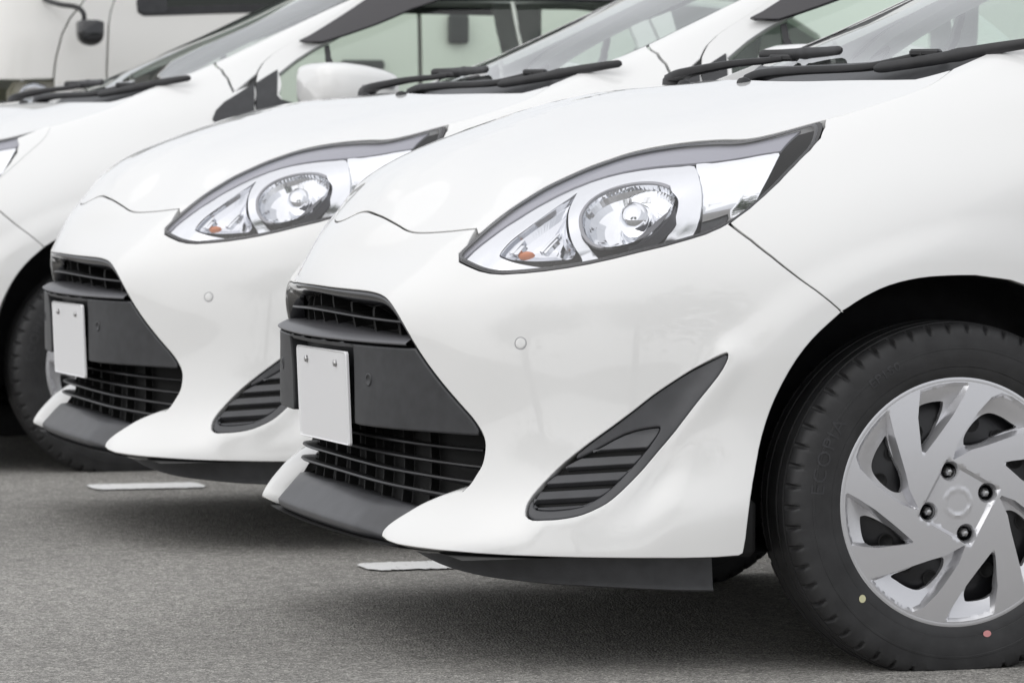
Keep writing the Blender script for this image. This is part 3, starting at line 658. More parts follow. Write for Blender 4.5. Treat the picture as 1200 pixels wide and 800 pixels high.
# ---- grille: bucket, frame, slats, centre panel, plate
gr=np.concatenate([grille_half,mir(grille_half[:-1])[::-1]])     # from the lower left corner over the top to the lower right
lowz=.284
lip_top=[(.0,.283),(.2,.2825),(.35,.282),(.45,.283),(.54,.288)]
low=np.array(lip_top)
gr_loop=np.concatenate([gr,mir(low)[::-1],low[1:]])
gb=MD(); panel(off(BODY,.095),inset(densify(gr_loop,.015),-.004),step=.03,roll=0,flange=0,md=gb)
ring=densify(ccw(gr_loop),.012); R0=off(BODY,lambda u,z:.003+.055*(1-sstep(.295,.32,z)))(ring[:,0],ring[:,1]); R1=off(BODY,.097)(ring[:,0],ring[:,1])
grid(gb,np.stack([R0,R1],1),closed_u=True,flip=True)
grille=part('grille',gb,'deep_black')
# frame lip round the upper opening
up=grille_half[grille_half[:,1]>.545]; up=np.concatenate([up,mir(up[:-1])[::-1]])
def strip(path, w_in, d0, d1, name, m, par, surf=BODY):
    """a lip that follows an edge line inward from the body"""
    path=densify(path,.01,closed=False); n=len(path)
    cen=np.array([0,.45]); T=np.gradient(path,axis=0); T/=np.linalg.norm(T,axis=1,keepdims=True); N=np.c_[-T[:,1],T[:,0]]
    if ((cen-path)*N).sum()<0: N=-N
    A=[]
    for k,(w,d) in enumerate(((0,d0),(w_in*.25,d0-.0015),(w_in,d1),(w_in+.002,d1+.03))):
        q=path+N*w; A.append(off(surf,d)(q[:,0],q[:,1]))
    return obj(name,grid(MD(),np.stack(A,1),flip=True),m,par)
strip(up[::-1],.010,.004,.010,'grille_frame','gloss_black',grille)
low_g=np.concatenate([mir(grille_half[grille_half[:,1]<.41])[:],]); 
for sg in (1,-1):
    q=grille_half[(grille_half[:,1]<.56)&(grille_half[:,1]>.40)]; q=q if sg>0 else mir(q)
    strip(q,.006,.004,.012,'grille_edge','black_plastic',grille)
def gw(z):
    """half girth of the grille opening at height z"""
    k=np.argsort(grille_half[:,1]); return float(np.interp(z,grille_half[k,1],grille_half[k,0]))
def slat(z, w, d0, d1, t, droop=0., m='black_plastic', name='slat'):
    u=np.linspace(-w,w,61); zz=z+droop*(np.abs(u)/w)**2.2
    A=[]
    for dd,dz in ((d1,-t*.7),(d0+.004,-t*.5),(d0,-t*.15),(d0+.001,t*.3),(d0+.006,t*.5),(d1,t*.25)):
        A.append(off(BODY,dd)(u,zz+dz))
    return obj(name,grid(MD(),np.stack(A,1),closed_v=True,caps=True),m,grille,sharp=50)
def fin(u, za, zb, d0, d1, t, lean=0.):
    zz=np.linspace(za,zb,5); A=[]
    for du,dd in ((-t,d0),(t,d0),(t,d1),(-t,d1)):
        uu_=u+du+lean*(zz-za)/(zb-za)+(.010 if dd==d1 else 0)*0; A.append(off(BODY,dd)(uu_,zz))
    return obj('fin',grid(MD(),np.stack(A,1),closed_v=True,caps=True),'deep_black',grille,smooth=False)
slat(.5985,.405,.022,.05,.007,-.004)
for u in np.linspace(-.36,.36,8): fin(u,.566,.64,.050,.092,.0045,-.016)
for z,dr in ((.381,-.004),(.357,-.006),(.333,-.006),(.309,-.004)): slat(z,min(gw(z-.003)-.004,.60),.042,.07,.006,dr)
for u in np.linspace(-.44,.44,9): fin(u,.287,.405,.074,.092,.003,-.018)
# ledge over the panel, and the panel with its plate recess
lw=gw(.556)-.016
u=np.linspace(-lw,lw,61); A=[]
for dd,z in ((.06,.5665),(.016,.5655),(.008,.5645),(.0,.5605),(-.005,.5575),(-.006,.5555),(-.004,.5535),(.002,.5525),(.02,.5520)): A.append(off(BODY,dd)(u,np.full(61,z)))
obj('grille_ledge',grid(MD(),np.stack(A,1),flip=True),'ledge_lit_grey',grille)
pz=np.linspace(.549,.402,14); side=np.array([(gw(z)-.003,z) for z in pz])
pan=np.concatenate([side,[(.5,.4045),(.4,.405),(.2,.405),(0,.405)],mir([(.2,.405),(.4,.405),(.5,.4045)]),mir(side)[::-1]])
rec=np.array([(-.172,.545),(.243,.545),(.243,.398),(-.172,.398)])
pan2=np.concatenate([side,[(.5,.4045),(.4,.405),(.268,.405),(.268,.541),(.255,.5445),(-.145,.5445),(-.157,.541),(-.157,.405)],mir([(.4,.405),(.5,.4045)]),mir(side)[::-1]])
PAN=off(BODY,lambda u,z:.004+.006*sstep(0,.012,np.minimum(z-.404,.549-z)))
obj('grille_panel',panel(off(BODY,-.002),pan2,step=.02,roll=.004,flange=.03),'panel_plastic',grille)
obj('plate_mount',panel(off(BODY,.030),[(-.17,.40),(.28,.40),(.28,.548),(-.17,.548)],step=.03,roll=0,flange=0),'panel_plastic',grille)
for uu_ in (.335,-.27):
    md=MD(); th=np.linspace(0,2*math.pi,18,endpoint=False)
    A=[off(BODY,d)(uu_+r*np.cos(th),.488+r*np.sin(th)) for r,d in ((.0125,-.001),(.0115,-.0035),(.008,-.0035),(.0075,-.0025),(.0003,-.0025))]
    grid(md,np.stack(A,0),closed_v=True); obj('plug',md,'panel_plastic',grille)
tl,tr,br,blq=[np.array(p) for p in ((-.9410,.102,.5305),(-.9385,-.258,.534),(-.9315,-.258,.3655),(-.9340,.102,.362))]
def quadpt(a,b): return (tl*(1-a)+tr*a)*(1-b)+(blq*(1-a)+br*a)*b
npl=np.cross(tr-tl,blq-tl); npl/=np.linalg.norm(npl); npl=npl if npl[0]<0 else -npl
rr=.02; ol=[]
for ca,cb,a0 in ((1-rr,rr*2.1,0),(1-rr,1-rr*2.1,1),(rr,1-rr*2.1,2),(rr,rr*2.1,3)):
    for k in range(6):
        t=math.radians(90*a0-90+90*k/5); ol.append((ca+rr*math.cos(t),cb+2.1*rr*math.sin(t)))
ol=np.array(ol); md=MD(); f0=np.array([quadpt(a,b) for a,b in ol])
ct=f0.mean(0); lay=[f0*.965+ct*.035+npl*.0002,f0*.985+ct*.015+npl*.0022,f0,f0-npl*.004]
lay2=[ct+(l-ct)*.93+npl*.0002 for l in lay[:1]]
A=np.stack([lay2[0],lay[0],lay[1],lay[2],lay[3]],0); grid(md,A,closed_v=True,flip=False); md.add(lay2[0],[tuple(range(len(ol)))[::-1]]); 
plate=part('number_plate',md,'plate_white',sharp=35)
for a in (.21,.79):
    md=MD(); lathe([(.0,.0075),(.003,.007),(.0045,.0055),(.005,.0005)],6,'x',md); o=obj('bolt',md,'bolt_steel',plate,smooth=False)
    o.location=quadpt(a,.135)+npl*.001; o.rotation_euler=(0,0,math.pi)
# ---- lower lip (grey valance) and air dam
u=np.linspace(-1,1,70); A=[]
lipw=lambda z: float(np.interp(z,[.200,.214,.222,.240,.262,.281,.292],[.440,.440,.441,.444,.449,.456,.460]))
for dd,z in ((.09,.2875),(.055,.2865),(.044,.2835),(.034,.272),(.025,.256),(.018,.240),(.015,.231),(.018,.223),(.026,.214),(.036,.206),(.07,.202)): A.append(off(BODY,lambda a,b,dd=dd: dd+.030*sstep(.28,.45,np.abs(a))*float(np.clip((.29-z)/.04,0,1)))(u*lipw(z),np.full(len(u),z)+.002*(1-np.abs(u))))
part('lower_lip',grid(MD(),np.stack(A,1),flip=True,),'grey_plastic')
bp=densify(smooth_curve(O['blade'],3),.008,closed=False); Tb=np.gradient(bp,axis=0); Tb/=np.linalg.norm(Tb,axis=1,keepdims=True); Nb=np.c_[-Tb[:,1],Tb[:,0]]
Nb=Nb if (Nb[:,0]<0).all() else -Nb
both('blade_light_strip',grid(MD(),np.stack([off(BODY,d_)(bp[:,0]+Nb[:,0]*w_,bp[:,1]+Nb[:,1]*w_) for w_,d_ in ((-.001,.0015),(.002,.0025),(.008,.012),(.016,.030),(.020,.048))],1)),'white_paint')  # added strip, slanted forward to catch light and brighten the blade's inner wall
def airdam():
    S_=S; S2=lambda d:(lambda u,z: off(S,d+.045*(1-sstep(.35,.7,np.abs(u))))(u,z))
    u=np.linspace(-1.09,1.09,110); zb=np.interp(np.abs(u),[0,.2,.5,.7,.8,1.03],[.178,.172,.155,.142,.137,.134])
    A=[S2(.030)(u,np.full(len(u),.215)),S2(.032)(u,zb+.012),S2(.028)(u,zb+.004),S2(.032)(u,zb),S2(.043)(u,zb),S2(.046)(u,np.full(len(u),.215))]
    return grid(MD(),np.stack(A,1),closed_v=True,caps=True,flip=True)
part('air_dam',airdam(),'panel_plastic',sharp=40)
um=MD(); us=np.linspace(-1.10,1.10,60); A=np.stack([off(S,.02)(us,np.full(60,.206)),off(S,.09)(us,np.full(60,.2055))],1); grid(um,A)
um.add([(-.85,-.7,.2),(-.85,.7,.2),(3.0,.74,.2),(3.0,-.74,.2)],[(0,1,2,3)])
part('underbody',um,'deep_black')
# ---- fog lamp covers with louvres
fin_=smooth_curve(O['fogin'],3,closed=True)
fogmd=panel(off(BODY,lambda u,z:.004),inset(fog,.0015),[fin_],step=.012,roll=.004,flange=.012)
fogmd2=panel(off(BODY,.016),inset(fin_,-.002),step=.02,roll=0,flange=0)
fl,fr=both('fog_cover',fogmd,'grey_plastic')
both('louvre_back',fogmd2,'deep_black',(fl,fr))
# five slats across the inner field, divided by four slots
def px_line(a,b): return a,b
slots=[((.7655,.2985),(.9,.3085)),((.7885,.325),(.93,.3355)),((.8165,.3535),(.9585,.3635)),((.848,.3815),(.99,.391))]
def poly_between(zlo, zhi):
    """slat: inner field between two slanted cuts (height at girth .88)"""
    c=fin_; sl=.075
    hgt=c[:,1]-sl*(c[:,0]-.88)-.06*(0)
    pts=[]
    m=len(c)
    def clip(poly, lim, keep_above):
        out=[]
        for i in range(len(poly)):
            a=poly[i]; b=poly[(i+1)%len(poly)]; fa=a[1]-sl*(a[0]-.88)-lim; fb=b[1]-sl*(b[0]-.88)-lim
            if not keep_above: fa,fb=-fa,-fb
            if fa>=0: out.append(a)
            if fa*fb<0: out.append(a+(b-a)*fa/(fa-fb))
        return np.array(out)
    p=clip(c,zlo,True); p=clip(p,zhi,False) if len(p)>2 else p
    return p
cuts=[.2,.302,.328,.354,.380,.5]; gapz=.0042
for i in range(5):
    zl=cuts[i]+(gapz if i else 0); zh=cuts[i+1]-(gapz if i<4 else 0)
    pg=poly_between(zl,zh)
    if len(pg)<4: continue
    zl0=max(zl,.27)
    dep=(lambda a,b:(lambda u,z: .001+.0065*np.clip(((z-.075*(u-.88))-a)/max(b-a,1e-3),0,1)))(max(zl,.285),min(zh,.41))
    both('louvre',panel(off(BODY,dep),inset(densify(pg,.01),.0008),step=.012,roll=.002,flange=.010),'grey_plastic',(fl,fr))
# ---- parking sensors
def sensor(u0,z0,rs):
    th=np.linspace(0,2*math.pi,28,endpoint=False); md=MD()
    return grid(md,np.stack([off(BODY,d)(u0+r*np.cos(th),z0+r*np.sin(th)) for r,d in rs],0),closed_v=True)
sn=both('parking_sensor',sensor(*O['sensor'][0],((.0092,.0006),(.0089,-.0007),(.0080,-.0009),(.0003,-.0009))),'white_paint')
both('sensor_ring',sensor(*O['sensor'][0],((.0112,.0004),(.0110,-.0004),(.0104,-.0005),(.0094,-.0004),(.0092,.0004))),'ring_grey',sn)

# ---- headlights
hl=np.concatenate([smooth_curve(O['hl_top'],2),smooth_curve(O['hl_bot'],2)])
hl=inset(densify(ccw(hl),.008),.0012)
hb=MD(); panel(off(S,.115),hl,step=.02,roll=0,flange=0,md=hb)
R0=off(S,.002)(hl[:,0],hl[:,1]); R1=off(S,.116)(hl[:,0],hl[:,1]); grid(hb,np.stack([R0,R1],1),closed_u=True,flip=True)
HL=both('headlight',hb,'black_plastic')
both('headlight_lens',panel(off(S,-.001),inset(hl,.001),step=.012,roll=.004,flange=.006),'lens_clear',HL)
bo=smooth_curve(O['bez_out'],3,closed=True); bi=smooth_curve(O['bez_ind'],3,closed=True); pr=smooth_curve(O['proj'],3,closed=True)
def lint(L): return ccw(L)
ztop=lambda u: np.interp(np.abs(u),[.50,.55,.60,.65,.70,.75,.80,.85,.90],[.72,.80,.84,.862,.875,.882,.89,.905,.915])
bdep=lambda u,z: .010+.045*np.clip((ztop(u)-z)/.13,0,1.1)**2*sstep(.58,.82,np.abs(u))+.004*np.clip((ztop(u)-z)/.1,0,1)
BEZ=off(S,bdep)
bm_=smooth_curve(O['bez_main'],2,closed=True); cs=smooth_curve(O['chrome_side'],2,closed=True)
both('headlight_bezel',panel(BEZ,bm_,[bi,pr],step=.012,roll=.0025,flange=.02),'satin_chrome',HL)
sdep=lambda u,z: .009+.092*np.clip((ztop(u)-.004-z)/.125,0,1.07)**2
both('side_reflector',panel(off(S,sdep),cs,step=.008,roll=.0015,flange=.012),'chrome',HL)
brow=np.concatenate([inset(ccw(hl),.002)[:0],smooth_curve(O['hl_top'][1:-1],2)+(0,-.0035),(smooth_curve(O['bez_out'][0:12],2)[::-1]+(0,.0005))])
both('headlight_brow',panel(off(S,.0075),brow,step=.01,roll=.001,flange=.004),'brow_grey',HL)
# seal along the lower edge
seal_in=inset(hl,.0062)
both('headlight_seal',panel(off(S,.0022),hl,[seal_in],step=.01,roll=0,flange=0),'gloss_black',HL)
# reflector bowl: radial facets sinking to a deep centre
def bowl(L, depth, k_c, rings, mat_flat=True, d0=.012):
    L=densify(ccw(L),.006); c=L.mean(0)+np.array(k_c); md=MD(); A=[]
    for t in np.linspace(0,1,rings):
        s=math.cos(t*math.pi/2)*.97+.03; q=c+(L-c)*s; A.append(off(S,d0+depth*math.sin(t*math.pi/2))(q[:,0],q[:,1]))
    grid(md,np.stack(A,0),closed_v=True,flip=False)
    md.add(A[-1],[tuple(range(len(L)))])
    return md
both('reflector',bowl(pr,.050,(.016,0),8),'chrome',HL,smooth=False)
# lamp shield in the bowl
cp=pr.mean(0); Pc=S(*cp); nc=normal2(S,np.array(cp[0]),np.array(cp[1]))
def put(md, p, direction, roll_=0.):
    q=Vector(direction).to_track_quat('X','Z').to_matrix(); M=Matrix.Translation(Vector(p))@q.to_4x4()
    return md.moved(M)
sh=MD(); lathe([(-.05,.010),(-.045,.022),(-.02,.027),(-.002,.030),(.004,.031),(.006,.028),(.010,.027),(.018,.020),(.023,.009),(.024,.0005)],28,'x',sh)
both('lamp_shield',put(sh,Pc-nc*.036+np.array([.010,0,.004]),(-.8,-.55,.05)),'chrome',HL)
sh=MD(); lathe([(-.008,.031),(.0,.033),(.006,.031),(.007,.026)],28,'x',sh)
both('lamp_ring',put(sh,Pc-nc*.05+np.array([.02,0,.0]),(-.8,-.55,.05)),'facet_chrome',HL)
# dark grey crescent added over the rear end of the bowl
q=densify(ccw(pr),.004); ucut=float(np.quantile(q[:,0],.74)); rc=q[q[:,0]>ucut]
k0=int(np.argmax(np.hypot(*(np.roll(rc,-1,0)-rc).T))); rc=np.roll(rc,-k0-1,0)
both('bowl_crescent',panel(off(S,lambda u,z:.030-.012*sstep(ucut,ucut+.05,np.abs(u))),inset(rc,.001),step=.01,roll=.001,flange=.02),'crescent_grey',HL)
# grey half-moon beside the bowl
moon=[]
pl=ccw(pr)
for p in densify(pl,.006):
    moon.append(p)
moon=np.array(moon); cm=moon.mean(0)
mo=inset(pl,-.0042); mo=np.array([q if q[0]<cm[0]+.03 else p for p,q in zip(pl,mo)])
both('reflector_rim',panel(off(S,.0095),mo,[inset(pl,.0005)],step=.008,roll=.001,flange=.006,hmax=.006),'lamp_grey',HL)
# indicator cell
both('indicator',bowl(bi,.03,(0,-.004),5,d0=.013),'facet_chrome',HL,smooth=False)
ci=bi.mean(0)
md=MD(); th=np.linspace(0,2*math.pi,16,endpoint=False)
A=[off(S,.022+d)(.622+r*1.1*np.cos(th),.7255+r*.42*np.sin(th)) for r,d in ((.015,.006),(.014,.001),(.010,-.003),(.0004,-.004))]
both('indicator_bulb',grid(md,np.stack(A,0),closed_v=True),'amber',HL)
for (u0,z0,w,h) in ((.592,.737,.012,.026),(.604,.731,.012,.018),(.655,.744,.008,.036),(.664,.738,.007,.028)):
    A=[]
    for k in range(4):
        pass
    md=panel(off(S,.016),[(u0-w/2,z0-h/2),(u0+w/2,z0-h/2),(u0+w/3,z0+h/2),(u0-w/3,z0+h/2)],step=.01,roll=.002,flange=.01)
    both('prism',md,'satin_chrome',HL)
# ---- door mirror
def mirror_shell():
    A=[]; n=26
    prof=[(-.004,.02),(.0,.58),(.010,.82),(.035,.96),(.08,1.04),(.13,1.03),(.18,.96),(.21,.86),(.218,.82)]
    for i,(x,k) in enumerate(prof):
        t=np.linspace(0,2*math.pi,n,endpoint=False); c,s=np.cos(t),np.sin(t); e=.55
        y=.118*k*np.sign(c)*np.abs(c)**e; z=.068*k*np.sign(s)*np.abs(s)**e
        z=z+(-.10*x if True else 0)*(s>0)-.012*k*(y/.118)*0
        A.append(np.c_[np.full(n,x)+.10*(y+.118)*.55*(1 if x<.05 else .75)*0+(-(y))*.18,y,z+.02*(-y/.118)*0])
    A=np.array(A); md=grid(MD(),A,closed_v=True,flip=True); md.add(A[0],[tuple(range(n))[::-1]])
    return md
mm=mirror_shell(); MC=(.485,-.975,1.062)
ml,mr=both('door_mirror',mm.moved(Matrix.Translation(MC)),'white_paint')
md=MD(); n=24; t=np.linspace(0,2*math.pi,n,endpoint=False); c,s=np.cos(t),np.sin(t)
yy=.118*.79*np.sign(c)*np.abs(c)**.55; zz=.068*.79*np.sign(s)*np.abs(s)**.55-.016*(s>0); g0=np.c_[.212-yy*.18,yy,zz]+MC
md.add(g0,[tuple(range(n))]); both('mirror_glass',md,'chrome',(ml,mr))
md=MD(); box(md,(MC[0]+.17,MC[1]-.112,MC[2]-.004),(.10,.02,.014),None,.3); both('mirror_lamp',md,'lamp_grey',(ml,mr),smooth=False)
sp=smooth_curve([(MC[0]+.07,MC[1]+.06,MC[2]-.06),(MC[0]+.06,MC[1]+.14,MC[2]-.075),(MC[0]+.02,MC[1]+.21,MC[2]-.078)],5)
both('mirror_stalk',sweep(sp,rsec(.03,.015)),'panel_plastic',(ml,mr))

# ---- wheels
RW=.302; YF=-.835                               # tyre radius, outer face
TY=-.7475
def tyre():
    w=.0875
    half=[(0,.302),(.020,.302),(.0205,.2955),(.0265,.2955),(.027,.3018),(.050,.3012),(.0505,.2950),(.0565,.2950),(.057,.3004),(.068,.2990),(.076,.2960),(.0815,.2905),(.0850,.283),(.0872,.272),(.0878,.262),(.0886,.2615),(.0888,.258),(.0882,.2575),(.0885,.250),(.0875,.240),(.0850,.228),(.0835,.2270),(.0830,.222),(.0805,.215),(.077,.208),(.070,.196)]
    prof=[(-a,r) for a,r in half[::-1]]+[(a,r) for a,r in half[1:]]
    n=54*10
    a_=np.array([p[0] for p in prof]); r_=np.array([p[1] for p in prof])
    sh=np.abs(a_)
    def mod(i,t,r,a):
        ph=i%10; r=r.copy()
        slot=(ph in (0,1))
        if slot:
            m=(sh>.0571)&(sh<.0848)&(r_>.28); r[m]-=.0075*np.interp(sh[m],[.057,.066,.080,.0848],[.3,1,1,.15])
        ph2=(i+2)%20
        if ph2 in (0,1):
            m=(sh>.029)&(sh<.048); r[m]-=.004
        return r
    md=lathe(prof,n,'y',None,mod); md.v=[(x*1.028,y*1.02,max(z*1.028,-.2885)) for x,y,z in md.v]; return md
def cover():
    md=MD(); RC=.2165; RO=.2045
    th=np.linspace(0,2*math.pi,144,endpoint=False); outer=np.c_[RO*np.cos(th),RO*np.sin(th)]
    rot=lambda L,k:np.asarray(L)@np.array([[math.cos(k*math.pi/2),math.sin(k*math.pi/2)],[-math.sin(k*math.pi/2),math.cos(k*math.pi/2)]])
    ctr=np.array([-.003,.001])
    pa=ccw(smooth_curve(np.array(WC['pocket_a'])-ctr,1,True)); oa=ccw(smooth_curve(np.array(WC['open_a'])-ctr,3,True))
    pb=ccw(smooth_curve(np.array(WC['pocket_b'])-ctr,1,True)); ob=ccw(smooth_curve(np.array(WC['open_b'])-ctr,3,True))
    lim=lambda L:np.where(np.hypot(*L.T)[:,None]>.2025,L*(.2025/np.maximum(np.hypot(*L.T),1e-9))[:,None],L)
    pa,pb=lim(pa),lim(pb)
    pockets=[rot(pa,k) for k in range(4)]+[rot(pb,k) for k in range(4)]
    opens=[rot(oa,k) for k in range(4)]+[rot(ob,k) for k in range(4)]
    lug=np.array([.0,.0545]); lug=np.array([[-.0150,.0533]]); t24=np.linspace(0,2*math.pi,20,endpoint=False)
    lugs=[rot(lug,k)[0] for k in range(4)]; lh=[np.c_[l[0]+.0125*np.cos(t24),l[1]+.0125*np.sin(t24)] for l in lugs]
    def depth(x,z):
        P=np.c_[np.ravel(x),np.ravel(z)]; r=np.hypot(P[:,0],P[:,1])
        d=.010*(r/RC)**2                                # gentle dome
        for j,L in enumerate(pockets):
            lo=L.min(0)-.01; hi=L.max(0)+.01; m=((P>lo)&(P<hi)).all(1)
            if not m.any(): continue
            q=P[m]; ins=inside(q,L); ds=distseg(q,L)
            fl=.005+.019*sstep(.205,.150,r[m])*1.0
            d[m]+=np.where(ins,fl*np.clip(ds/.0058,0,1),0)
        hub=np.clip((.072-np.abs(P@np.array([.96,.27]))-0,),-1,1)[0]
        # hub plateau: a square field that steps down behind the spokes
        a1=P@np.array([math.cos(.28+math.pi/4),math.sin(.28+math.pi/4)]); a2=P@np.array([-math.sin(.28+math.pi/4),math.cos(.28+math.pi/4)])
        sq=np.maximum(np.abs(a1),np.abs(a2)); d+=.006*(1-sstep(.050,.056,sq))
        for l in lugs:
            rl=np.hypot(*(P-l).T); d+=.008*(1-sstep(.0125,.017,rl))
        rg=r; d-=.0015*np.exp(-((rg-.0225)/.0016)**2)
        return d.reshape(np.shape(x))
    def sqr(k):
        q=.28+math.pi/4; e1=np.array([math.cos(q),math.sin(q)]); e2=np.array([-math.sin(q),math.cos(q)]); return densify(np.array([e1*k+e2*k,-e1*k+e2*k,-e1*k-e2*k,e1*k-e2*k]),.004)
    f=lambda x,z:np.stack([x,YF-.001+depth(x,z),z],-1)
    loops=[outer]+opens+lh
    L=[densify(o,.0045) for o in loops]
    ex=np.concatenate([densify(inset(p,.003),.004) for p in pockets]); lines=[densify(p,.004) for p in pockets]+[densify(inset(densify(p,.006),.0058),.004) for p in pockets]+[sqr(.050),sqr(.056)]+[np.c_[l[0]+k*np.cos(t24),l[1]+k*np.sin(t24)] for l in lugs for k in (.015,.0172)]
    keep=inside(ex,L[0])
    for o in L[1:]: keep&=~inside(ex,o)&(distseg(ex,o)>.0015)
    P,F=cdt(L[0],L[1:],.0042,lines=lines)
    X=f(P[:,0],P[:,1]); h=6e-4
    N=np.cross(f(P[:,0],P[:,1]+h)-f(P[:,0],P[:,1]-h),f(P[:,0]+h,P[:,1])-f(P[:,0]-h,P[:,1])); N=-N/np.linalg.norm(N,axis=1,keepdims=True)
    N=np.where((N[:,1]>0)[:,None],-N,N)
    # sharp facets: triangles keep their own normals where the relief breaks
    md.add(X,F)
    d0=.010*(RO/RC)**2+YF-.001
    lathe([(d0+.014,.2160),(d0+.009,.2168),(d0+.005,.2163),(d0+.002,.2145),(d0+.0005,.2115),(d0-.0003,.2080),(d0,.2046),(d0+.004,.2044)],144,'y',md)
    # thickness at the openings and the rim
    cnt=set()
    for a,b,c in F: cnt|={(a,b),(b,c),(c,a)}
    bd=[(a,b) for a,b in cnt if (b,a) not in cnt]
    B=[];ff=[]
    for a,b in bd:
        o=len(B); B+=[X[a],X[b],X[b]+(0,.012,0),X[a]+(0,.012,0)]; ff.append((o,o+3,o+2,o+1))
    md.add(B,ff)
    return md,lugs
def rim():
    md=MD(); lathe([(-.066,.205),(-.060,.198),(-.030,.190),(.0,.186),(.05,.19),(.08,.205)],48,'y',md)
    lathe([(-.035,.0005),(-.035,.05),(-.030,.06),(-.048,.10),(-.050,.13),(-.036,.165),(-.030,.187)],48,'y',md)
    return md
cov,lugs=cover()
wheel=empty('wheel'); wheel.parent=car
tyre_o=obj('tyre',tyre(),'tyre_rubber',wheel,sharp=32)
tyre_o.location=(0,0,0)
cov_me=cov.moved(Matrix.Translation((0,-TY,0))@Matrix.Diagonal((1.02,1,1.02,1)))
cover_o=obj('wheel_cover',cov_me,'cover_silver',wheel,sharp=33)
obj('steel_rim',rim(),'steel_black',wheel,sharp=40)
hol=MD(); th=np.linspace(0,2*math.pi,12,endpoint=False)
grid(hol,np.array([np.c_[r*np.cos(th),np.full(12,y),r*np.sin(th)] for r,y in ((.0145,-.0515),(.0125,-.0525),(.0115,-.0505),(.0005,-.0500))]),closed_v=True)
hol=hol.mesh('rim_hole','deep_black')
for k in range(16):
    a=2*math.pi*(k+.3)/16; o=obj('rim_hole',hol,None,wheel); o.location=(.138*math.cos(a),0,.138*math.sin(a))
for l in lugs:
    md=MD(); lathe([(-.083,.0004),(-.082,.004),(-.077,.0075),(-.070,.009),(-.05,.009)],6,'y',md); o=obj('lug_nut',md,'bolt_steel',wheel,smooth=False); o.location=(l[0],0,l[1])
    md=MD(); lathe([(-.0775,.0128),(-.055,.0128),(-.054,.0004)],20,'y',md); o=obj('lug_pocket',md,'gloss_black',wheel); o.location=(l[0],0,l[1])
def sidewall_text(txt, a0, r, size, name):
    cu=bpy.data.curves.new('lettering','FONT'); cu.body=txt; cu.size=size; cu.extrude=.0006; cu.space_character=1.12; cu.resolution_u=3
    o=bpy.data.objects.new('lettering',cu); COL.objects.link(o)
    dg=bpy.context.evaluated_depsgraph_get(); me=bpy.data.meshes.new_from_object(o.evaluated_get(dg))
    bpy.data.objects.remove(o); 
    import bmesh
    bm=bmesh.new(); bm.from_mesh(me); bmesh.ops.triangulate(bm,faces=bm.faces)
    bmesh.ops.subdivide_edges(bm,edges=[e for e in bm.edges if e.calc_length()>.012],cuts=1); 
    for v in bm.verts:
        x,y,zz=v.co; a=a0-x/r; R=r+y
        yf=np.interp(R,[.208,.215,.222,.228,.240,.250,.258,.262,.272,.283],[.077,.0805,.083,.085,.0875,.0885,.0888,.0878,.0872,.085])
        v.co=(R*1.028*math.cos(a),-(yf*1.02+.0002+zz),R*1.028*math.sin(a))
    bm.to_mesh(me); bm.free(); me.materials.clear(); me.materials.append(MATS['tyre_mark'])
    for p in me.polygons: p.use_smooth=False
    t=bpy.data.objects.new(name,me); COL.objects.link(t); t.parent=wheel; return t
sidewall_text('ECOPIA',math.radians(176),.243,.034,'lettering')
sidewall_text('EP150',math.radians(129),.248,.022,'lettering')
def dot(x,z,m,sx,sz):
    md=MD(); th=np.linspace(0,2*math.pi,14,endpoint=False); R=math.hypot(x,z); y=-np.interp(R,[.208,.215,.222,.228,.240,.250,.258],[.077,.0805,.083,.085,.0875,.0885,.0888])-.0008
    md.add(np.c_[x+sx*np.cos(th),np.full(14,y*1.02),z+sz*np.sin(th)],[tuple(range(14))]); return obj('paint_dot',md,m,wheel)
dot(-.178,-.160,'dot_yellow',.0062,.007); dot(.053,-.2275,'dot_pink',.0075,.0058)
wheel.location=(0,TY,.2888)
wheel_objs=[wheel]
for (x,sg) in ((0,1),(2.55,-1),(2.55,1)):
    w=copy_tree(wheel,car)
    if sg>0: w.location=(x,-TY,.2888); w.rotation_euler=(0,0,math.pi)
    else: w.location=(x,TY,.2888)
# arch liners
def liner(x0):
    md=MD(); th=np.linspace(math.radians(-12),math.radians(192),40)
    A=[]
    for r,y in ((.398,-.785),(.396,-.77),(.392,-.72),(.388,-.60),(.34,-.56),(.0,-.56)):
        A.append(np.c_[x0+r*np.cos(th)*(1.0 if r>.01 else 0),np.full(40,y),.29+r*np.sin(th)])
    grid(md,np.array(A)); return md
for x0 in (.005,2.55): both('arch_liner',liner(x0),'black_plastic')
md=MD(); box(md,(-.40,-.66,.25),(.10,.25,.10),None,.1); both('splash_guard',md,'deep_black')
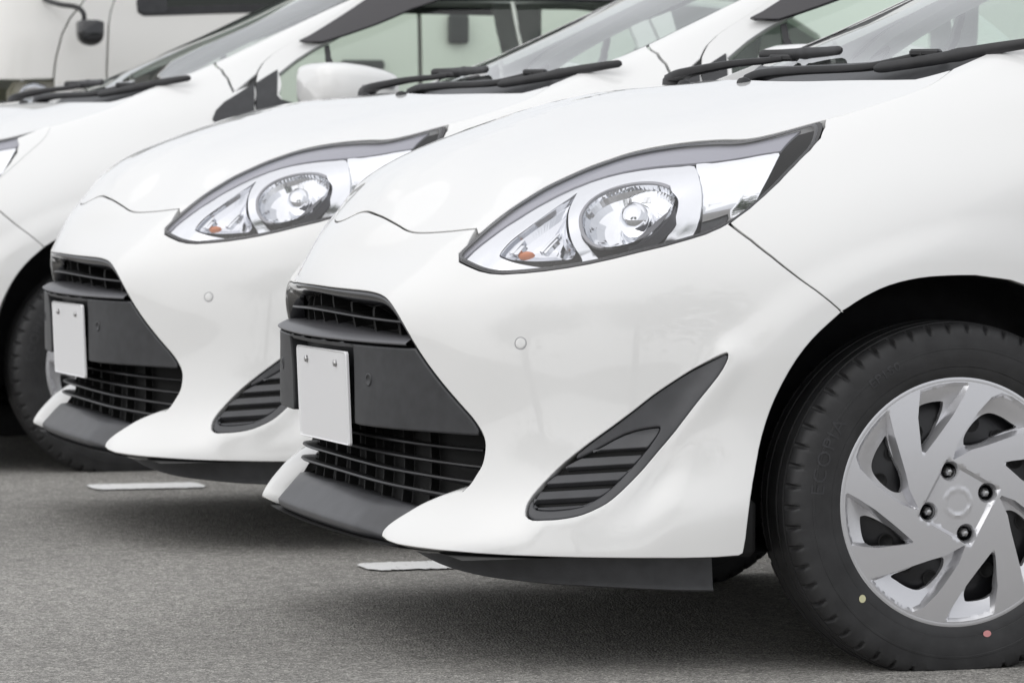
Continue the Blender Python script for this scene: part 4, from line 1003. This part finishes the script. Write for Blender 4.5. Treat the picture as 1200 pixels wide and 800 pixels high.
# ---- cabin
md=MD(); box(md,(1.35,0,.33),(2.6,1.36,.06)); part('cabin_floor',md,'trim_dark')
dash=smooth_curve([(.0,0,.86),(.05,0,.97),(.16,0,1.01),(.34,0,1.015),(.48,0,.985),(.53,0,.90),(.50,0,.75)],4)
A=np.array([[(p[0]+.10*(y/.66)**2,y,p[2]-.02*(y/.66)**2) for y in np.linspace(-.66,.66,17)] for p in dash]); part('dashboard',grid(MD(),A,flip=True),'trim_dark')
def seat(y):
    md=MD(); 
    A=[]
    for (x,z,w,t) in ((.92,.50,.25,.05),(1.12,.55,.26,.08),(1.32,.56,.26,.09),(1.42,.64,.25,.09),(1.50,.80,.25,.08),(1.56,.95,.24,.07),(1.59,1.03,.20,.06),(1.61,1.09,.15,.055),(1.64,1.17,.14,.055),(1.66,1.23,.13,.05),(1.67,1.25,.08,.02)):
        tt=np.linspace(0,2*math.pi,16,endpoint=False); c,s=np.cos(tt),np.sin(tt)
        A.append(np.c_[np.full(16,x+.30)+(t*np.sign(s)*np.abs(s)**.6 if z>.6 else 0),y+w*np.sign(c)*np.abs(c)**.6,np.full(16,z)+(t*np.sign(s)*np.abs(s)**.6 if z<=.6 else 0)])
    grid(md,np.array(A),closed_v=True); return md
for y in (-.36,.36): part('seat',seat(y),'seat_cloth')
md=MD(); t=np.linspace(0,2*math.pi,32,endpoint=False); A=np.array([[((.185+.014*math.cos(q))*0+.014*math.sin(q),(.185+.014*math.cos(q))*math.cos(a),(.185+.014*math.cos(q))*math.sin(a)) for q in np.linspace(0,2*math.pi,8,endpoint=False)] for a in t])
grid(md,A,closed_u=True,closed_v=True); md=md.moved(Matrix.Translation((.66,.36,.90))@Matrix.Rotation(-.45,4,'Y')); part('steering_wheel',md,'trim_dark')
md=MD(); box(md,(-.30,0,.52),(.85,1.0,.42),None,.15); part('engine_bay',md,'deep_black')

# ------------------------------------------------------------------ place the three cars
LBL=['nearest white compact car, front wheel with silver cover fully in view',
     'middle white compact car between the other two, partly hidden by the nearest one',
     'farthest white compact car, its nose cut off by the left edge, white door mirror showing']
def label(o,t): tag(o,t,'car','white compact cars parked side by side')
label(car,LBL[0])
c2=copy_tree(car); c2.location=(-.04,2.28,0); label(c2,LBL[1])
c3=copy_tree(car); c3.location=(-.5,4.75,0); label(c3,LBL[2])
# the farthest car carries an older, shorter lamp: white wing metal reaches further forward
le=O['lamp_end']; hh=inset(ccw(hl),-.006)
tip=hh[(hh[:,0]>np.interp(hh[:,1],le[::-1,1],le[::-1,0])) & (hh[:,1]>.70)]
k0=int(np.argmax(np.hypot(*(np.roll(tip,-1,0)-tip).T))); tip=np.roll(tip,-k0-1,0)
a,b=tip[-1],tip[0]
lam=le if np.hypot(*(le[0]-a))<np.hypot(*(le[-1]-a)) else le[::-1]
ext=panel(off(S,-.0015),np.concatenate([tip,lam]),step=.015,roll=.001,flange=.004)
for nm,mm_ in (('wing_extension',ext),('wing_extension',ext.mirror())): obj(nm,mm_,'white_paint',c3)

# ------------------------------------------------------------------ white van beyond the cars
VO=np.array([.1,8.05,0.])
_vp=np.array([(-.52,0),(-.515,-.35),(-.49,-.60),(-.43,-.74),(-.33,-.805),(-.20,-.838),(0,-.85),(.5,-.852),(2.,-.852),(3.6,-.85),(3.78,-.80),(3.85,-.6),(3.86,0)])
_vs=np.r_[0,np.cumsum(np.hypot(*np.diff(_vp,axis=0).T))]; _vm=_spl(_vs,_vp)
V0=float(_vs[6])                                # girth where x = 0 (front door seam)
def VAN(s,z):
    s=np.asarray(s,float); z=np.asarray(z,float); s,z=np.broadcast_arrays(s,z)
    i,a,c,A,Cc=_wts(_vs,s); e=lambda k:k[...,None]
    xy=e(a)*_vp[i]+e(c)*_vp[i+1]+e(A)*_vm[i]+e(Cc)*_vm[i+1]
    k=1-.10*np.clip((z-1.25)/.7,0,1)**1.5-.03*np.clip((.6-z)/.4,0,1)
    x=xy[...,0]+.42*np.clip((z-1.15)/.8,0,1)**1.2*np.clip(1-(s-0)/(V0+.2),0,1)
    x=x+.018*np.sin(np.clip((z-.5)/.9,0,1)*math.pi)*0
    return np.stack([x,xy[...,1]*k-.012*np.sin(np.clip((z-.5)/.85,0,1)*math.pi)*np.clip((s-.6)/.3,0,1),z],-1)
van=empty('parked_van',tuple(VO))
tag(van,'white van behind the cars, black door mirror hanging beside its headlight','van')
def vboth(name,md,m,parents=None,**k):
    pl,pr=parents or (van,van)
    return obj(name,md,m,pl,**k),obj(name,md.mirror(),m,pr,**k)
vs_=lambda x:V0+x
seam1=[(-.186,.62),(-.186,1.0),(-.184,1.12),(-.178,1.20),(-.165,1.28),(-.140,1.34),(-.10,1.39),(-.085,1.42)]
seam2=[(.006,.35),(.006,1.0),(.004,1.15),(.004,1.31),(.010,1.36),(.022,1.40),(.06,1.47),(.11,1.55)]
sl=lambda L:[(vs_(x),z) for x,z in L]
fp=np.array([(0.0,1.125)]+[(.5,1.125),(.78,1.122),(vs_(-.30),1.12),(vs_(-.19),1.124)]+sl(seam1[2:])+[(.9,1.43),(.6,1.41),(0,1.405)])
vboth('front_panel',panel(VAN,inset(densify(fp,.03),.003),step=.05,roll=.003,flange=.02),'van_paint')
qd=np.array(sl(seam1[2:])[::1]+[(vs_(-.02),1.47),(vs_(.06),1.56)]+sl(seam2[::-1])[1:-1]+[(vs_(.006),.45),(vs_(-.186),.62)])
vboth('front_quarter',panel(VAN,inset(densify(qd,.03),.003),step=.05,roll=.003,flange=.02),'van_paint')
vwin=np.array([(vs_(x),z) for x,z in ((.115,1.362),(.135,1.352),(.175,1.353),(.5,1.366),(1.06,1.372),(1.08,1.40),(1.08,1.78),(.55,1.78),(.36,1.66),(.18,1.47),(.11,1.40))])
dr=np.array(sl(seam2)+[(vs_(.4),1.75),(vs_(.55),1.84),(vs_(1.14),1.84),(vs_(1.14),.35)])
vd=vboth('front_door',panel(VAN,inset(densify(dr,.03),.003),[vwin],step=.06,roll=.003,flange=.02),'van_paint')
vboth('window_frame',panel(off(VAN,-.003),inset(vwin,-.004),[inset(vwin,.028)],step=.03,roll=.002,flange=.01),'black_plastic',vd)
vtri=np.array([(vs_(x),z) for x,z in ((.11,1.37),(.13,1.356),(.215,1.358),(.225,1.375),(.215,1.49),(.17,1.45),(.115,1.40))])
vboth('window_corner',panel(off(VAN,-.006),vtri,step=.03,roll=.003,flange=.01),'panel_plastic',vd)
vboth('window_pane',panel(off(VAN,.01),vwin,step=.1,roll=0,flange=0),'van_glass',vd)
h=MD(); box(h,(.93,-.868,1.18),(.16,.03,.035),None,.3); vboth('door_handle',h,'black_plastic',vd,smooth=False)
sd=np.array([(vs_(1.15),.35),(vs_(2.45),.35),(vs_(2.45),1.84),(vs_(1.15),1.84)])
swin=np.array([(vs_(1.25),1.45),(vs_(2.36),1.45),(vs_(2.36),1.76),(vs_(1.25),1.76)])
vsd=vboth('sliding_door',panel(VAN,inset(densify(sd,.05),.003),[swin],step=.1,roll=.003,flange=.02),'van_paint')
vboth('window_pane',panel(off(VAN,.01),swin,step=.2,roll=0,flange=0),'van_glass',vsd)
h=MD(); box(h,(1.285,-.872,1.31),(.075,.03,.105),None,.25); vboth('door_handle',h,'black_plastic',vsd,smooth=False)
rs_=np.array([(vs_(2.455),.35),(vs_(3.9),.35),(vs_(3.9),1.84),(vs_(2.455),1.84)])
vboth('rear_side',panel(VAN,inset(densify(rs_,.05),.003),step=.12,roll=.003,flange=.02),'van_paint')
rs_=np.array([(vs_(3.9),.35),(_vs[-1],.35),(_vs[-1],1.84),(vs_(3.9),1.84)]); vboth('tailgate',panel(VAN,rs_,step=.12,roll=0,flange=.02),'van_paint')
# roof
A=[]
for s in np.linspace(.01,_vs[-1]-.01,60):
    p=VAN(s,1.84); A.append([(p[0]*(1-t*.03),p[1]*math.cos(t*math.pi/2),1.84+.09*math.sin(t*math.pi/2)) for t in np.linspace(0,1,6)])
md=grid(MD(),np.array(A)); m2=md.mirror(); o=len(md.v); md.v+=m2.v; md.f+=[tuple(o+k for k in f) for f in m2.f]; md.n+=[None]*len(m2.f)
obj('roof',md,'van_paint',van)
ws_=np.array([(0,1.42),(.5,1.425),(.82,1.435),(.98,1.46),(1.02,1.60),(1.04,1.80),(.6,1.82),(0,1.825)]); vboth('windscreen',panel(off(VAN,.006),ws_,step=.1,roll=0,flange=0),'van_glass')
# headlights, black grille band and bumper
hv=np.array([(vs_(x),z) for x,z in ((-.325,1.116),(-.19,1.118),(-.06,1.112),(-.015,1.105),(-.03,1.03),(-.12,.96),(-.30,.93),(-.345,.95),(-.350,1.08))])
hb=MD(); panel(off(VAN,.05),hv,step=.05,roll=0,flange=0,md=hb); q=densify(ccw(hv),.02); grid(hb,np.stack([off(VAN,.002)(q[:,0],q[:,1]),off(VAN,.051)(q[:,0],q[:,1])],1),closed_u=True,flip=True)
VH=vboth('headlight',hb,'lamp_cream')
vboth('headlight_lens',panel(off(VAN,0),inset(densify(hv,.03),.002),step=.05,roll=.003,flange=.005),'lens_clear',VH)
c=hv.mean(0)+(-.06,.01); th=np.linspace(0,2*math.pi,24,endpoint=False)
vboth('reflector',grid(MD(),np.array([off(VAN,d)(c[0]+r*np.cos(th),c[1]+r*np.sin(th)) for r,d in ((.06,.012),(.055,.02),(.04,.035),(.02,.045),(.001,.048))]),closed_v=True),'chrome',VH)
gb_=np.array([(0,1.118),(.78,1.116),(.80,.96),(.4,.94),(0,.94)]); vboth('grille',panel(off(VAN,.01),gb_,step=.06,roll=.003,flange=.03),'black_plastic')
bb=np.array([(0,.93),(vs_(-.36),.925),(vs_(-.02),1.0),(vs_(-.01),.62),(vs_(-.19),.60),(vs_(-.19),.40),(0,.36)]); vboth('bumper',panel(off(VAN,-.004),inset(densify(bb,.04),.004),step=.06,roll=.006,flange=.03),'van_paint')
# hanging door mirror
def vmirror():
    md=MD(); A=[]; n=22; t=np.linspace(0,2*math.pi,n,endpoint=False); c_,s_=np.cos(t),np.sin(t)
    for z,w,dp in ((.050,.025,.02),(.046,.042,.034),(.040,.0475,.040),(.0,.0475,.042),(-.018,.043,.040),(-.030,.033,.032),(-.038,.018,.02),(-.040,.002,.002)):
        A.append(np.c_[.0+w*np.sign(c_)*np.abs(c_)**.55,dp*np.sign(s_)*np.abs(s_)**.55-.0,np.full(n,z)])
    return grid(md,np.array(A),closed_v=True,flip=True,caps=True)
MV=(-.095,-1.06,1.277)
vm=vboth('door_mirror',vmirror().moved(Matrix.Translation(MV)),'gloss_black')
st=smooth_curve([(MV[0]-.02,MV[1],MV[2]+.045),(MV[0]-.024,MV[1],MV[2]+.075),(MV[0]-.045,MV[1]+.02,MV[2]+.095),(MV[0]-.09,MV[1]+.08,MV[2]+.105),(MV[0]-.12,MV[1]+.20,MV[2]+.125),(MV[0]-.10,MV[1]+.27,MV[2]+.14)],5)
vboth('mirror_stalk',sweep(st,rsec(.009,.009,8,1.)),'black_plastic',vm)
md=MD(); box(md,(1.7,0,.36),(4.0,1.5,.12)); obj('van_floor',md,'deep_black',van)
for x,sg in ((.35,-1),(.35,1),(3.1,-1),(3.1,1)):
    w=copy_tree(wheel,van); w.location=(x,.74*sg,.2888); w.rotation_euler=(0,0,math.pi if sg>0 else 0)

# ------------------------------------------------------------------ roadside trees seen only as reflections in the lamps
mat('bark', (.09, .07, .055), .9, bump=(30, .5, .01))
mat('leaf', (.055, .10, .035), .55, var=(3, .35))
def tree(loc, height, seed, label):
    rnd=random.Random(seed); root=empty('broadleaf_tree',loc); tag(root,label,'tree','roadside trees')
    md=MD(); limbs=[]
    def limb(a,b,r0,r1):
        m=[(a[k]+b[k])/2+rnd.uniform(-.06,.06)*height*.2 for k in range(3)]; p=smooth_curve([a,m,b],4); sweep(p,rsec(1,1,8,1.),md=md,scale=np.linspace(r0,r1,len(p)),up=(.2,.1,1) if abs(b[2]-a[2])<.7*math.dist(a,b) else (1,.1,0))
        limbs.append(p)
    top=(rnd.uniform(-.2,.2),rnd.uniform(-.2,.2),height*.62); limb((0,0,0),top,.16,.08)
    for k in range(9):
        a=k*2.4+rnd.random(); s=limbs[0][int(len(limbs[0])*rnd.uniform(.4,.95))]; L=height*rnd.uniform(.22,.38)
        limb(tuple(s),(s[0]+L*math.cos(a)*.8,s[1]+L*math.sin(a)*.8,s[2]+L*rnd.uniform(.35,.8)),.06,.02)
    obj('trunk',md,'bark',root)
    V=[];F=[]
    ends=[l[-1] for l in limbs]+[l[len(l)//2] for l in limbs[1:]]
    for i in range(2600):
        c=ends[rnd.randrange(len(ends))]; g=[rnd.gauss(0,height*.075) for _ in range(3)]
        p=np.array(c)+np.array(g); q=Vector((rnd.gauss(0,1),rnd.gauss(0,1),rnd.gauss(.6,1))).normalized(); t=q.orthogonal().normalized(); b=q.cross(t); s=rnd.uniform(.05,.10)*height/7
        o=len(V); V+=[tuple(p+np.array(t)*s*1.7),tuple(p+np.array(b)*s+np.array(q)*s*.3),tuple(p-np.array(t)*s*1.7),tuple(p-np.array(b)*s+np.array(q)*s*.3)]; F.append((o,o+1,o+2,o+3))
    m=MD(); m.add(V,F); obj('crown',m,'leaf',root,smooth=False)
tree((-7.4,-10.6,0),6.6,3,'nearer leafy green roadside tree reflected in the headlight chrome')
tree((-11.5,-8.5,0),7.0,5,'farther leafy green roadside tree reflected beside the nearer one')
